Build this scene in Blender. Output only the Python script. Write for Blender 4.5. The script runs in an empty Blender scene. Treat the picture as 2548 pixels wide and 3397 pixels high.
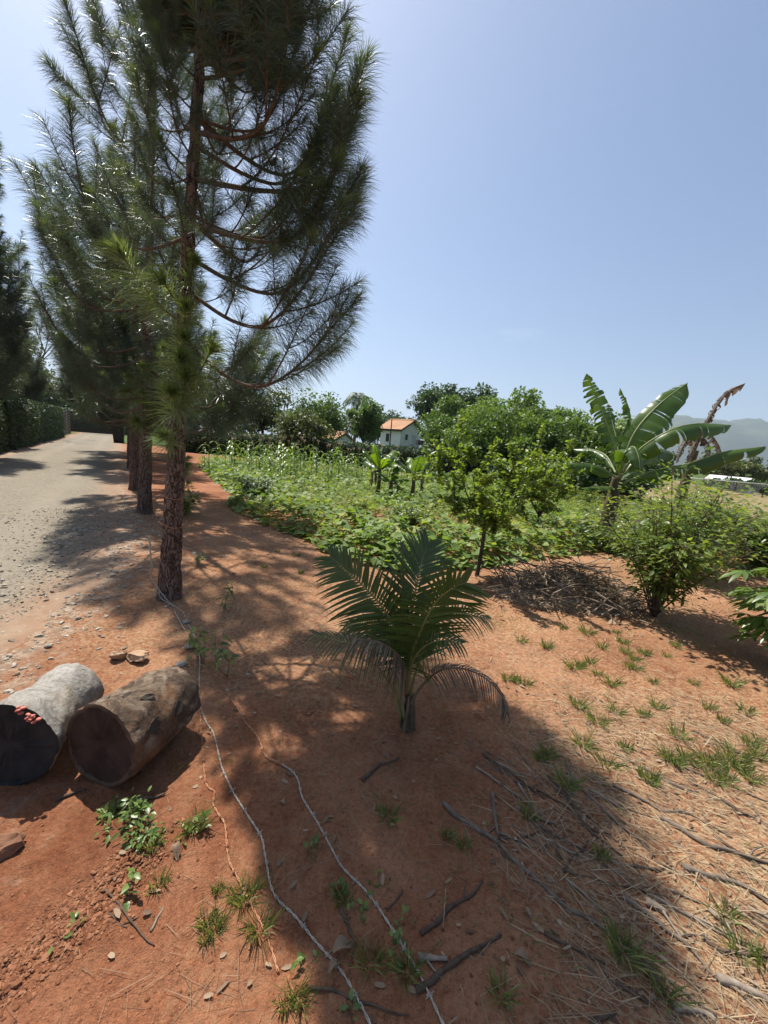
import bpy, math
import numpy as np
from mathutils import Matrix, Vector

sc = bpy.context.scene
col = sc.collection
R = math.radians

# ------------------------------------------------------------------ camera, sky, sun, exposure
cam_d = bpy.data.cameras.new('camera')
cam_d.sensor_fit = 'VERTICAL'
cam_d.sensor_height = 36.0
cam_d.lens = 13.8336
cam_d.clip_start = 0.05
cam_d.clip_end = 30000
cam = bpy.data.objects.new('camera', cam_d)
col.objects.link(cam)
rows = [[0.996195, -0.087156, -0.0], [0.014685, 0.167848, -0.985703], [0.08591, 0.981953, 0.168489]]
cam.matrix_world = Matrix([rows[0] + [0], rows[1] + [0], rows[2] + [1.6], [0, 0, 0, 1]])
sc.camera = cam

SUN_EL, SUN_AZ = 60.0, 41.5          # azimuth measured from +Y towards -X
sdir = Vector((-math.sin(R(SUN_AZ)) * math.cos(R(SUN_EL)), math.cos(R(SUN_AZ)) * math.cos(R(SUN_EL)), math.sin(R(SUN_EL))))
world = bpy.data.worlds.new('World')
sc.world = world
world.use_nodes = True
wn = world.node_tree
wn.nodes.clear()
w_out = wn.nodes.new('ShaderNodeOutputWorld')
w_bg = wn.nodes.new('ShaderNodeBackground')
w_sky = wn.nodes.new('ShaderNodeTexSky')
w_sky.sky_type = 'NISHITA'
w_sky.sun_disc = False
w_sky.sun_elevation = R(SUN_EL)
w_sky.sun_rotation = R(-SUN_AZ)
w_sky.air_density = 1.0
w_sky.dust_density = 1.6
w_sky.ozone_density = 3.0
w_bg.inputs['Strength'].default_value = 0.06
# thin scattered clouds
w_tc = wn.nodes.new('ShaderNodeTexCoord')
w_map = wn.nodes.new('ShaderNodeMapping'); w_map.inputs['Scale'].default_value = (1.0, 1.0, 2.6)
w_map.inputs['Location'].default_value = (0.9, 0.4, 0.2)
w_no = wn.nodes.new('ShaderNodeTexNoise'); w_no.inputs['Scale'].default_value = 3.1; w_no.inputs['Detail'].default_value = 9; w_no.inputs['Roughness'].default_value = 0.58
w_rp = wn.nodes.new('ShaderNodeValToRGB')
w_rp.color_ramp.elements[0].position = 0.63; w_rp.color_ramp.elements[0].color = (0, 0, 0, 1)
w_rp.color_ramp.elements[1].position = 0.85; w_rp.color_ramp.elements[1].color = (0.5, 0.5, 0.5, 1)
w_mx = wn.nodes.new('ShaderNodeMixRGB'); w_mx.inputs[2].default_value = (9.5, 9.8, 10.2, 1)
L = wn.links.new
L(w_tc.outputs['Generated'], w_map.inputs[0]); L(w_map.outputs[0], w_no.inputs['Vector'])
L(w_no.outputs['Fac'], w_rp.inputs[0]); L(w_rp.outputs[0], w_mx.inputs[0]); L(w_sky.outputs[0], w_mx.inputs[1])
L(w_mx.outputs[0], w_bg.inputs['Color']); L(w_bg.outputs[0], w_out.inputs['Surface'])

sun_d = bpy.data.lights.new('sun', 'SUN')
sun_d.energy = 3.7
sun_d.angle = R(0.53)
sun_d.color = (1.0, 0.95, 0.87)
sun = bpy.data.objects.new('sun', sun_d)
col.objects.link(sun)
sun.rotation_euler = sdir.to_track_quat('Z', 'Y').to_euler()
sun.location = (-8, 8, 20)

sc.view_settings.view_transform = 'Standard'
sc.view_settings.look = 'None'
sc.view_settings.exposure = 1.24
sc.view_settings.gamma = 1.0
sc.view_settings.use_curve_mapping = False
sc.cycles.max_bounces = 8
sc.cycles.transparent_max_bounces = 8
sc.cycles.volume_bounces = 0

# ------------------------------------------------------------------ helpers
def nrm(v):
    v = np.asarray(v, float)
    return v / np.maximum(np.linalg.norm(v, axis=-1, keepdims=True), 1e-9)

def smooth(a, b, x):
    t = np.clip((np.asarray(x, float) - a) / (b - a), 0, 1)
    return t * t * (3 - 2 * t)

def _hash(ix, iy, seed):
    h = (ix.astype(np.int64) * 374761393 + iy.astype(np.int64) * 668265263 + seed * 974634541) & 0xffffffff
    h = ((h ^ (h >> 13)) * 1274126177) & 0xffffffff
    return ((h ^ (h >> 16)) & 0xffffff) / float(0xffffff)

def vnoise(x, y, seed=0):
    x = np.asarray(x, float); y = np.asarray(y, float)
    ix = np.floor(x); iy = np.floor(y); fx = x - ix; fy = y - iy
    fx = fx * fx * (3 - 2 * fx); fy = fy * fy * (3 - 2 * fy)
    a = _hash(ix, iy, seed); b = _hash(ix + 1, iy, seed); c = _hash(ix, iy + 1, seed); d = _hash(ix + 1, iy + 1, seed)
    return (a * (1 - fx) + b * fx) * (1 - fy) + (c * (1 - fx) + d * fx) * fy

def fbm(x, y, seed=0, octv=4, rough=0.5):
    s = 0; a = 1; t = 0
    for o in range(octv):
        s = s + a * vnoise(np.asarray(x) * 2 ** o, np.asarray(y) * 2 ** o, seed + o); t += a; a *= rough
    return s / t

ROW0 = np.array((-1.96, 3.52)); RD = nrm(np.array((-0.56, 0.83))); RN = np.array((-RD[1], RD[0]))   # pine row, road on its left

def road_so(x, y):
    dx = np.asarray(x) - ROW0[0]; dy = np.asarray(y) - ROW0[1]
    return dx * RD[0] + dy * RD[1], dx * RN[0] + dy * RN[1]

def road_edge(s):
    return 0.35 + 0.75 * (1 - smooth(-1.2, 1.6, s)) + 0.25 * (fbm(np.asarray(s) * 0.8, np.asarray(s) * 0 + 3.3, 5, 3) - 0.5)

ROAD_L = 4.1
def in_road(x, y):
    s, o = road_so(x, y)
    return smooth(0.0, 0.35, o - road_edge(s)) * (1 - smooth(ROAD_L, ROAD_L + 0.3, o))

def base_h(x, y):
    x = np.asarray(x, float); y = np.asarray(y, float)
    h = 0.10 * (fbm(x * 0.35, y * 0.35, 11, 3) - 0.5)
    h = h * smooth(0.4, 3.0, np.hypot(x, y - 1.5))                    # level around the foreground
    r = in_road(x, y)
    h = h * (1 - 0.8 * r)
    bank = smooth(26.5, 30.0, y + 0.10 * x) * smooth(-16, -9, x) * (1 - smooth(16, 30, x))
    return h + 1.1 * bank

CLOD = [np.array((-0.979,0.857)), np.array((-0.868,1.057)), np.array((-0.771,1.274))]
def clod_d(x, y):
    d = np.full(np.shape(x), 1e9)
    for a, b in zip(CLOD[:-1], CLOD[1:]):
        ab = b - a; u = np.clip(((x - a[0]) * ab[0] + (y - a[1]) * ab[1]) / (ab @ ab), 0, 1)
        d = np.minimum(d, np.hypot(x - a[0] - u * ab[0], y - a[1] - u * ab[1]))
    return d

def hgt(x, y):
    x = np.asarray(x, float); y = np.asarray(y, float)
    near = 1 - smooth(9, 16, np.hypot(x, y))
    r = in_road(x, y)
    m = 0.030 * (fbm(x * 2.2, y * 2.2, 21, 3) - 0.5) + 0.022 * (fbm(x * 9, y * 9, 22, 3) - 0.5) + 0.009 * (fbm(x * 34, y * 34, 23, 2) - 0.5)
    clod = smooth(0.16, 0.0, clod_d(x, y))
    m = m + clod * 0.030 * (np.abs(fbm(x * 24, y * 24, 31, 3) - 0.5) * 2 - 0.3)
    m = m * (1 - 0.75 * r)
    return base_h(x, y) + near * m - 0.035 * r

def P3(p, dz=0.0):
    return np.array((p[0], p[1], float(hgt(p[0], p[1])) + dz))

class Geo:
    def __init__(s):
        s.V = []; s.T = []; s.Q = []; s.n = 0; s.MT = []; s.MQ = []
    def add(s, V, T=None, Q=None, mi=0):
        V = np.asarray(V, float).reshape(-1, 3)
        if T is not None and len(T):
            T = np.asarray(T, np.int64).reshape(-1, 3) + s.n; s.T.append(T); s.MT.append(np.full(len(T), mi))
        if Q is not None and len(Q):
            Q = np.asarray(Q, np.int64).reshape(-1, 4) + s.n; s.Q.append(Q); s.MQ.append(np.full(len(Q), mi))
        s.V.append(V); s.n += len(V)
        return s
    def merge(s, o, M=None, mi=0):
        V = np.concatenate(o.V)
        if M is not None:
            V = V @ np.asarray(M)[:3, :3].T + np.asarray(M)[:3, 3]
        s.add(V, np.concatenate(o.T) if o.T else None, np.concatenate(o.Q) if o.Q else None, mi)
    def mesh(s, name, mats, flat=False):
        V = np.concatenate(s.V) if s.V else np.zeros((0, 3))
        T = np.concatenate(s.T) if s.T else np.zeros((0, 3), np.int64)
        Q = np.concatenate(s.Q) if s.Q else np.zeros((0, 4), np.int64)
        mi = np.concatenate(s.MT + s.MQ) if (s.MT or s.MQ) else np.zeros(0)
        me = bpy.data.meshes.new(name)
        me.vertices.add(len(V)); me.vertices.foreach_set('co', V.astype(np.float32).ravel())
        me.loops.add(T.size + Q.size)
        me.loops.foreach_set('vertex_index', np.concatenate([T.ravel(), Q.ravel()]).astype(np.int32))
        me.polygons.add(len(T) + len(Q))
        st = np.concatenate([np.arange(len(T)) * 3, T.size + np.arange(len(Q)) * 4]).astype(np.int32)
        me.polygons.foreach_set('loop_start', st)
        me.polygons.foreach_set('material_index', mi.astype(np.int32))
        me.update(calc_edges=True)
        for m in (mats if isinstance(mats, (list, tuple)) else [mats]):
            me.materials.append(m)
        me.polygons.foreach_set('use_smooth', np.full(len(me.polygons), not flat))
        me.update()
        return me
    def build(s, name, mats, parent=None, flat=False, **kw):
        return put(name, s.mesh(name, mats, flat), parent, **kw)

def put(name, me, parent=None, loc=None, rot=None, scale=None, label=None, cat=None, group=None, kind=None):
    o = bpy.data.objects.new(name, me)
    col.objects.link(o)
    if parent is not None:
        o.parent = parent
    if loc is not None: o.location = Vector([float(a) for a in loc])
    if rot is not None: o.rotation_euler = rot
    if scale is not None: o.scale = scale if hasattr(scale, '__len__') else (scale,) * 3
    if label: o['label'] = label
    if cat: o['category'] = cat
    if group: o['group'] = group
    if kind: o['kind'] = kind
    return o

def thing(name, label, cat, loc=(0, 0, 0), rot=None, scale=None, group=None):
    return put(name, None, None, loc, rot, scale, label, cat, group)

def copy_thing(root, loc, rz=0.0, scale=1.0, label=None):
    def rec(o, par):
        c = o.copy(); col.objects.link(c); c.parent = par
        for k in list(o.children):
            rec(k, c)
        return c
    r = rec(root, None)
    r.location = Vector([float(a) for a in loc]); r.rotation_euler = (0, 0, rz); r.scale = (scale,) * 3
    if label: r['label'] = label
    return r

def resample(pts, n):
    pts = np.asarray(pts, float)
    if len(pts) == 2:
        t = np.linspace(0, 1, n)[:, None]
        return pts[0] * (1 - t) + pts[1] * t
    p = np.vstack([2 * pts[0] - pts[1], pts, 2 * pts[-1] - pts[-2]])
    seg = np.linalg.norm(np.diff(pts, axis=0), axis=1)
    cum = np.concatenate([[0], np.cumsum(seg)])
    out = []
    for d in np.linspace(0, cum[-1], n):
        i = min(np.searchsorted(cum, d, 'right') - 1, len(seg) - 1)
        u = (d - cum[i]) / max(seg[i], 1e-9)
        a, b, c, e = p[i], p[i + 1], p[i + 2], p[i + 3]
        out.append(0.5 * ((2 * b) + (-a + c) * u + (2 * a - 5 * b + 4 * c - e) * u * u + (-a + 3 * b - 3 * c + e) * u ** 3))
    return np.array(out)

def frames(pts):
    T = nrm(np.gradient(pts, axis=0))
    ref = np.array((0, 0, 1.0)) if abs(T[0][2]) < 0.9 else np.array((1.0, 0, 0))
    A = np.zeros_like(pts); a = nrm(np.cross(T[0], ref))
    for i in range(len(pts)):
        a = nrm(a - T[i] * np.dot(a, T[i])); A[i] = a
    return T, A, np.cross(T, A)

def tube(geo, pts, rad, k=6, cap=True, mi=0, jit=None):
    pts = np.asarray(pts, float); n = len(pts)
    rad = np.broadcast_to(np.asarray(rad, float), (n,)) if np.ndim(rad) < 2 else rad
    T, A, B = frames(pts)
    an = np.linspace(0, 2 * np.pi, k, endpoint=False)
    rr = rad[:, None] * np.ones(k) if np.ndim(rad) < 2 else rad
    if jit is not None: rr = rr * jit
    V = pts[:, None, :] + rr[..., None] * (np.cos(an)[None, :, None] * A[:, None, :] + np.sin(an)[None, :, None] * B[:, None, :])
    i = np.arange(n - 1)[:, None] * k; j = np.arange(k)[None, :]; j2 = (j + 1) % k
    Q = np.stack([i + j, i + j2, i + k + j2, i + k + j], -1).reshape(-1, 4)
    V = V.reshape(-1, 3); Tn = []
    if cap:
        V = np.vstack([V, pts[0], pts[-1]])
        for q in range(k):
            Tn.append((n * k, (q + 1) % k, q)); Tn.append((n * k + 1, (n - 1) * k + q, (n - 1) * k + (q + 1) % k))
    geo.add(V, Tn, Q, mi)

def blades(geo, P, D, N, Ln, W, prof, droop=0.0, fold=0.0, mi=0):
    """many leaf blades at once: base P, direction D, face normal N, length, half width, profile [(t, w)...]"""
    P = np.asarray(P, float); n = len(P)
    if n == 0: return
    D = nrm(D); S = nrm(np.cross(D, N)); N2 = np.cross(S, D)
    Ln = np.broadcast_to(np.asarray(Ln, float), (n,)); W = np.broadcast_to(np.asarray(W, float), (n,))
    dr = np.broadcast_to(np.asarray(droop, float), (n,))
    cols = []; secs = []
    for t, w in prof:
        c = P + D * (t * Ln)[:, None]; c[:, 2] -= dr * t * t * Ln
        if w <= 0:
            secs.append([len(cols)]); cols.append(c)
        elif fold:
            b = len(cols); up = N2 * (fold * w * W)[:, None]; sd = S * (w * W)[:, None]
            cols += [c - sd + up, c, c + sd + up]; secs.append([b, b + 1, b + 2])
        else:
            b = len(cols); sd = S * (w * W)[:, None]
            cols += [c - sd, c + sd]; secs.append([b, b + 1])
    V = np.stack(cols, 1); k = V.shape[1]; off = (np.arange(n) * k)[:, None]
    T = []; Q = []
    for a, b in zip(secs[:-1], secs[1:]):
        if len(a) == 1 and len(b) > 1:
            for q in range(len(b) - 1): T.append(off + np.array([[a[0], b[q + 1], b[q]]]))
        elif len(b) == 1 and len(a) > 1:
            for q in range(len(a) - 1): T.append(off + np.array([[a[q], a[q + 1], b[0]]]))
        elif len(a) > 1:
            for q in range(len(a) - 1): Q.append(off + np.array([[a[q], a[q + 1], b[q + 1], b[q]]]))
    geo.add(V.reshape(-1, 3), np.concatenate(T) if T else None, np.concatenate(Q) if Q else None, mi)

def rdir(rng, n, zmin=-1.0, zmax=1.0):
    z = rng.uniform(zmin, zmax, n); a = rng.uniform(0, 2 * np.pi, n); r = np.sqrt(np.maximum(0, 1 - z * z))
    return np.stack([r * np.cos(a), r * np.sin(a), z], 1)

LEAF = [(0, 0.12), (0.25, 0.85), (0.5, 1.0), (0.8, 0.55), (1, 0)]
LEAF4 = [(0, 0), (0.42, 1.0), (1, 0)]
BLADE = [(0, 0.8), (0.5, 0.8), (1, 0)]
LANCE = [(0, 0.15), (0.3, 1.0), (0.65, 0.75), (1, 0)]

def box(geo, lo, hi, mi=0):
    x0, y0, z0 = lo; x1, y1, z1 = hi
    V = [(x0, y0, z0), (x1, y0, z0), (x1, y1, z0), (x0, y1, z0), (x0, y0, z1), (x1, y0, z1), (x1, y1, z1), (x0, y1, z1)]
    geo.add(V, None, [(0, 3, 2, 1), (4, 5, 6, 7), (0, 1, 5, 4), (1, 2, 6, 5), (2, 3, 7, 6), (3, 0, 4, 7)], mi)

# ------------------------------------------------------------------ materials
def mat_new(name):
    m = bpy.data.materials.new(name); m.use_nodes = True
    nt = m.node_tree; nt.nodes.clear()
    out = nt.nodes.new('ShaderNodeOutputMaterial')
    return m, nt, out

def nd(nt, kind, **kw):
    n = nt.nodes.new(kind)
    for k, v in kw.items():
        if k in n.inputs: n.inputs[k].default_value = v
        else: setattr(n, k, v)
    return n

def ramp(nt, src, stops):
    r = nt.nodes.new('ShaderNodeValToRGB'); e = r.color_ramp.elements
    while len(e) < len(stops): e.new(0.5)
    for i, (p, c) in enumerate(stops):
        e[i].position = p; e[i].color = tuple(c) + (1,) if len(c) == 3 else c
    nt.links.new(src, r.inputs[0])
    return r.outputs[0]

def mixc(nt, fac, a, b, mode='MIX'):
    m = nt.nodes.new('ShaderNodeMixRGB'); m.blend_type = mode
    for i, v in ((0, fac), (1, a), (2, b)):
        if isinstance(v, bpy.types.NodeSocket): nt.links.new(v, m.inputs[i])
        elif i == 0: m.inputs[0].default_value = v
        else: m.inputs[i].default_value = tuple(v) + (1,)
    return m.outputs[0]

def noise(nt, scale, detail=4, rough=0.55, vec=None, dist=0.0):
    n = nt.nodes.new('ShaderNodeTexNoise')
    n.inputs['Scale'].default_value = scale; n.inputs['Detail'].default_value = detail; n.inputs['Roughness'].default_value = rough
    n.inputs['Distortion'].default_value = dist
    if vec is not None: nt.links.new(vec, n.inputs['Vector'])
    return n.outputs['Fac']

def objco(nt, scale=None):
    t = nt.nodes.new('ShaderNodeTexCoord')
    if scale is None: return t.outputs['Object']
    m = nt.nodes.new('ShaderNodeMapping'); m.inputs['Scale'].default_value = scale
    nt.links.new(t.outputs['Object'], m.inputs[0]); return m.outputs[0]

def leaf_mat(name, c1, c2, trans=0.35, rough=0.45, tint=(1.5, 1.6, 0.7), spec=0.4, c3=None):
    m, nt, out = mat_new(name)
    g = nt.nodes.new('ShaderNodeNewGeometry')
    stops = [(0.0, c1), (1.0, c2)] if c3 is None else [(0.0, c1), (0.82, c2), (0.95, c3)]
    c = ramp(nt, g.outputs['Random Per Island'], stops)
    p = nd(nt, 'ShaderNodeBsdfPrincipled', Roughness=rough)
    p.inputs['Specular IOR Level'].default_value = spec
    nt.links.new(c, p.inputs['Base Color'])
    if trans > 0:
        t = nt.nodes.new('ShaderNodeBsdfTranslucent')
        tc = mixc(nt, 1.0, c, tint, 'MULTIPLY'); nt.links.new(tc, t.inputs[0])
        mx = nt.nodes.new('ShaderNodeMixShader'); mx.inputs[0].default_value = trans
        nt.links.new(p.outputs[0], mx.inputs[1]); nt.links.new(t.outputs[0], mx.inputs[2])
        nt.links.new(mx.outputs[0], out.inputs[0])
    else:
        nt.links.new(p.outputs[0], out.inputs[0])
    return m

def solid(name, c1, c2, scale=8.0, rough=0.8, bump=0.0, bscale=None, detail=6, stretch=None, spec=0.3, metal=0.0):
    m, nt, out = mat_new(name)
    v = objco(nt, stretch)
    f = noise(nt, scale, detail, 0.6, v)
    c = ramp(nt, f, [(0.3, c1), (0.7, c2)])
    p = nd(nt, 'ShaderNodeBsdfPrincipled', Roughness=rough, Metallic=metal)
    p.inputs['Specular IOR Level'].default_value = spec
    nt.links.new(c, p.inputs['Base Color'])
    if bump:
        b = nd(nt, 'ShaderNodeBump', Strength=0.8, Distance=bump)
        nt.links.new(noise(nt, bscale or scale * 4, 6, 0.65, v), b.inputs['Height'])
        nt.links.new(b.outputs[0], p.inputs['Normal'])
    nt.links.new(p.outputs[0], out.inputs[0])
    return m

def attr(nt, name):
    a = nt.nodes.new('ShaderNodeAttribute'); a.attribute_name = name
    return a.outputs['Fac']

def mth(nt, op, a, b=None, clamp=False):
    m = nt.nodes.new('ShaderNodeMath'); m.operation = op; m.use_clamp = clamp
    for i, v in ((0, a), (1, b)):
        if v is None: continue
        if isinstance(v, bpy.types.NodeSocket): nt.links.new(v, m.inputs[i])
        else: m.inputs[i].default_value = v
    return m.outputs[0]

def soil_material():
    m, nt, out = mat_new('red_soil')
    v = objco(nt)
    big = noise(nt, 1.1, 5, 0.6, v); med = noise(nt, 7.0, 6, 0.65, v); fine = noise(nt, 55.0, 4, 0.7, v); grain = noise(nt, 210.0, 2, 0.6, v)
    soil = ramp(nt, big, [(0.36, (0.182, 0.066, 0.031)), (0.52, (0.258, 0.106, 0.053)), (0.66, (0.335, 0.162, 0.090))])
    soil = mixc(nt, ramp(nt, med, [(0.42, (0, 0, 0)), (0.75, (0.6, 0.6, 0.6))]), soil, (0.35, 0.180, 0.098))
    soil = mixc(nt, 0.75, soil, ramp(nt, fine, [(0.25, (0.45, 0.42, 0.40)), (0.5, (1, 1, 1)), (0.78, (1.35, 1.35, 1.3))]), 'MULTIPLY')
    soil = mixc(nt, 0.55, soil, ramp(nt, grain, [(0.3, (0.55, 0.52, 0.5)), (0.55, (1.05, 1.05, 1.05)), (0.75, (1.5, 1.55, 1.6))]), 'MULTIPLY')
    soil = mixc(nt, mth(nt, 'MULTIPLY', attr(nt, 'moist'), 0.5, True), soil, mixc(nt, 1.0, soil, (0.60, 0.52, 0.50), 'MULTIPLY'))
    # straw and dry needle cover
    st = noise(nt, 42.0, 3, 0.7, v)
    straw_f = mth(nt, 'MULTIPLY', attr(nt, 'straw'), ramp(nt, st, [(0.42, (0, 0, 0)), (0.62, (1, 1, 1))]))
    soil = mixc(nt, straw_f, soil, (0.42, 0.30, 0.17))
    # gravel spilled from the road
    vo = nd(nt, 'ShaderNodeTexVoronoi', Scale=38.0); nt.links.new(v, vo.inputs['Vector'])
    gcol = ramp(nt, vo.outputs['Color'], [(0.2, (0.17, 0.14, 0.105)), (0.6, (0.33, 0.28, 0.21)), (0.9, (0.46, 0.41, 0.33))])
    gf = mth(nt, 'ADD', attr(nt, 'gravel'), mth(nt, 'MULTIPLY', mth(nt, 'SUBTRACT', med, 0.5), 1.1), True)
    gf = ramp(nt, gf, [(0.35, (0, 0, 0)), (0.7, (0.85, 0.85, 0.85))])
    c = mixc(nt, gf, soil, gcol)
    # green and dry turf
    gr = ramp(nt, med, [(0.3, (0.035, 0.060, 0.015)), (0.6, (0.085, 0.125, 0.030)), (0.8, (0.16, 0.17, 0.06))])
    c = mixc(nt, ramp(nt, mth(nt, 'ADD', attr(nt, 'grass'), mth(nt, 'MULTIPLY', mth(nt, 'SUBTRACT', med, 0.5), 0.8)), [(0.4, (0, 0, 0)), (0.6, (1, 1, 1))]), c, gr)
    dr = ramp(nt, med, [(0.3, (0.16, 0.12, 0.055)), (0.6, (0.27, 0.21, 0.11)), (0.8, (0.34, 0.28, 0.16))])
    c = mixc(nt, ramp(nt, attr(nt, 'dry'), [(0.3, (0, 0, 0)), (0.7, (1, 1, 1))]), c, dr)
    p = nd(nt, 'ShaderNodeBsdfPrincipled', Roughness=0.95)
    p.inputs['Specular IOR Level'].default_value = 0.12
    nt.links.new(c, p.inputs['Base Color'])
    b1 = nd(nt, 'ShaderNodeBump', Strength=0.9, Distance=0.012)
    hsum = mth(nt, 'ADD', mth(nt, 'MULTIPLY', noise(nt, 40.0, 6, 0.7, v), 1.0), mth(nt, 'MULTIPLY', noise(nt, 160.0, 3, 0.6, v), 0.35))
    nt.links.new(hsum, b1.inputs['Height']); nt.links.new(b1.outputs[0], p.inputs['Normal'])
    nt.links.new(p.outputs[0], out.inputs[0])
    return m

def road_material():
    m, nt, out = mat_new('road_gravel')
    v = objco(nt)
    big = noise(nt, 0.7, 5, 0.6, v); med = noise(nt, 5.0, 6, 0.65, v)
    vo = nd(nt, 'ShaderNodeTexVoronoi', Scale=42.0); nt.links.new(v, vo.inputs['Vector'])
    vo2 = nd(nt, 'ShaderNodeTexVoronoi', Scale=110.0); nt.links.new(v, vo2.inputs['Vector'])
    stone = ramp(nt, vo.outputs['Color'], [(0.1, (0.10, 0.080, 0.058)), (0.5, (0.195, 0.163, 0.118)), (0.9, (0.31, 0.275, 0.21))])
    stone = mixc(nt, 0.5, stone, ramp(nt, vo2.outputs['Color'], [(0.1, (0.6, 0.6, 0.6)), (0.9, (1.4, 1.4, 1.4))]), 'MULTIPLY')
    dust = ramp(nt, big, [(0.3, (0.145, 0.117, 0.083)), (0.7, (0.215, 0.185, 0.138))])
    c = mixc(nt, ramp(nt, med, [(0.35, (0.15, 0.15, 0.15)), (0.7, (0.85, 0.85, 0.85))]), stone, dust)
    c = mixc(nt, mth(nt, 'MULTIPLY', attr(nt, 'edge'), 0.9, True), c, ramp(nt, med, [(0.3, (0.24, 0.12, 0.065)), (0.7, (0.33, 0.22, 0.14))]))
    c = mixc(nt, mth(nt, 'MULTIPLY', attr(nt, 'rut'), 0.6, True), c, ramp(nt, med, [(0.3, (0.19, 0.158, 0.115)), (0.7, (0.27, 0.235, 0.18))]))
    p = nd(nt, 'ShaderNodeBsdfPrincipled', Roughness=0.9)
    p.inputs['Specular IOR Level'].default_value = 0.25
    nt.links.new(c, p.inputs['Base Color'])
    b = nd(nt, 'ShaderNodeBump', Strength=0.8, Distance=0.008)
    nt.links.new(mth(nt, 'ADD', noise(nt, 45.0, 5, 0.7, v), mth(nt, 'MULTIPLY', vo.outputs['Distance'], -0.6)), b.inputs['Height'])
    nt.links.new(b.outputs[0], p.inputs['Normal'])
    nt.links.new(p.outputs[0], out.inputs[0])
    return m

def bark_material(name, plate1, plate2, crack, scale=9.0):
    m, nt, out = mat_new(name)
    v = objco(nt, (1.0, 1.0, 0.32))
    vo = nd(nt, 'ShaderNodeTexVoronoi', Scale=scale * 2.2); vo.feature = 'DISTANCE_TO_EDGE'
    wv = mixc(nt, 0.12, v, (0, 0, 0))
    nz = nt.nodes.new('ShaderNodeTexNoise'); nz.inputs['Scale'].default_value = 14; nt.links.new(v, nz.inputs['Vector'])
    wv = mixc(nt, 0.16, v, nz.outputs['Color'])
    nt.links.new(wv, vo.inputs['Vector'])
    f = noise(nt, 26.0, 6, 0.65, v)
    plate = ramp(nt, f, [(0.3, plate1), (0.7, plate2)])
    e = ramp(nt, vo.outputs['Distance'], [(0.0, (0, 0, 0)), (0.10, (1, 1, 1))])
    c = mixc(nt, e, crack, plate)
    p = nd(nt, 'ShaderNodeBsdfPrincipled', Roughness=0.9); p.inputs['Specular IOR Level'].default_value = 0.2
    nt.links.new(c, p.inputs['Base Color'])
    b = nd(nt, 'ShaderNodeBump', Strength=1.0, Distance=0.02)
    nt.links.new(mth(nt, 'ADD', e, mth(nt, 'MULTIPLY', f, 0.5)), b.inputs['Height'])
    nt.links.new(b.outputs[0], p.inputs['Normal'])
    nt.links.new(p.outputs[0], out.inputs[0])
    return m

M = {}
M['soil'] = soil_material()
M['road'] = road_material()
M['pine_bark'] = bark_material('pine_bark', (0.105, 0.066, 0.050), (0.250, 0.178, 0.140), (0.070, 0.034, 0.023), 13.0)
M['pine_twig'] = solid('pine_twig', (0.075, 0.048, 0.034), (0.16, 0.11, 0.08), 20, 0.9, 0.004)
M['needle'] = leaf_mat('pine_needle', (0.046, 0.066, 0.042), (0.110, 0.138, 0.080), 0.36, 0.33, (1.25, 1.35, 0.8), 0.6)
M['needle_new'] = leaf_mat('pine_needle_new', (0.085, 0.125, 0.030), (0.155, 0.195, 0.055), 0.40, 0.40, (1.5, 1.5, 0.6), 0.5)
M['needle_tuft'] = leaf_mat('pine_needle_tuft', (0.110, 0.150, 0.060), (0.230, 0.275, 0.125), 0.45, 0.38, (1.4, 1.45, 0.7), 0.5)  # young tuft needles, their colour also lifted to imitate sunlight on them
M['citrus'] = leaf_mat('citrus_leaf', (0.080, 0.130, 0.024), (0.215, 0.285, 0.070), 0.46, 0.4, (1.6, 1.6, 0.5))
M['bush'] = leaf_mat('bush_leaf', (0.070, 0.120, 0.022), (0.210, 0.270, 0.065), 0.45, 0.38, (1.6, 1.6, 0.6), 0.5)
M['cassava'] = leaf_mat('cassava_leaf', (0.075, 0.135, 0.025), (0.170, 0.240, 0.055), 0.35, 0.38, (1.5, 1.6, 0.6), 0.5)
M['squash'] = leaf_mat('squash_leaf', (0.085, 0.150, 0.034), (0.215, 0.290, 0.085), 0.38, 0.55, (1.5, 1.6, 0.6), 0.25, (0.28, 0.30, 0.06))
M['weed'] = leaf_mat('weed_leaf', (0.100, 0.150, 0.024), (0.235, 0.290, 0.062), 0.42, 0.55, (1.6, 1.6, 0.6), 0.25, (0.25, 0.24, 0.07))
M['corn'] = leaf_mat('corn_leaf', (0.080, 0.140, 0.025), (0.170, 0.240, 0.060), 0.35, 0.38, (1.6, 1.6, 0.6), 0.5)
M['banana'] = leaf_mat('banana_leaf', (0.048, 0.095, 0.018), (0.085, 0.145, 0.030), 0.38, 0.33, (1.9, 1.9, 0.5), 0.5)
M['banana_young'] = leaf_mat('banana_leaf_young', (0.090, 0.160, 0.018), (0.150, 0.230, 0.030), 0.42, 0.33, (1.8, 1.8, 0.4), 0.5)
M['banana_dead'] = leaf_mat('banana_dead', (0.095, 0.075, 0.058), (0.225, 0.185, 0.145), 0.25, 0.8, (1.3, 1.1, 0.9), 0.2)
M['banana_stem'] = solid('banana_stem', (0.050, 0.035, 0.020), (0.150, 0.120, 0.060), 6, 0.6, 0.004, None, 6, (1, 1, 0.2))
M['midrib'] = solid('midrib', (0.16, 0.20, 0.07), (0.26, 0.28, 0.11), 10, 0.5)
M['palm'] = leaf_mat('palm_leaflet', (0.036, 0.066, 0.018), (0.072, 0.112, 0.028), 0.24, 0.45, (1.5, 1.6, 0.5), 0.5)
M['palm_old'] = leaf_mat('palm_leaflet_old', (0.070, 0.085, 0.030), (0.130, 0.120, 0.045), 0.25, 0.45, (1.4, 1.3, 0.6), 0.4)
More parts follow.
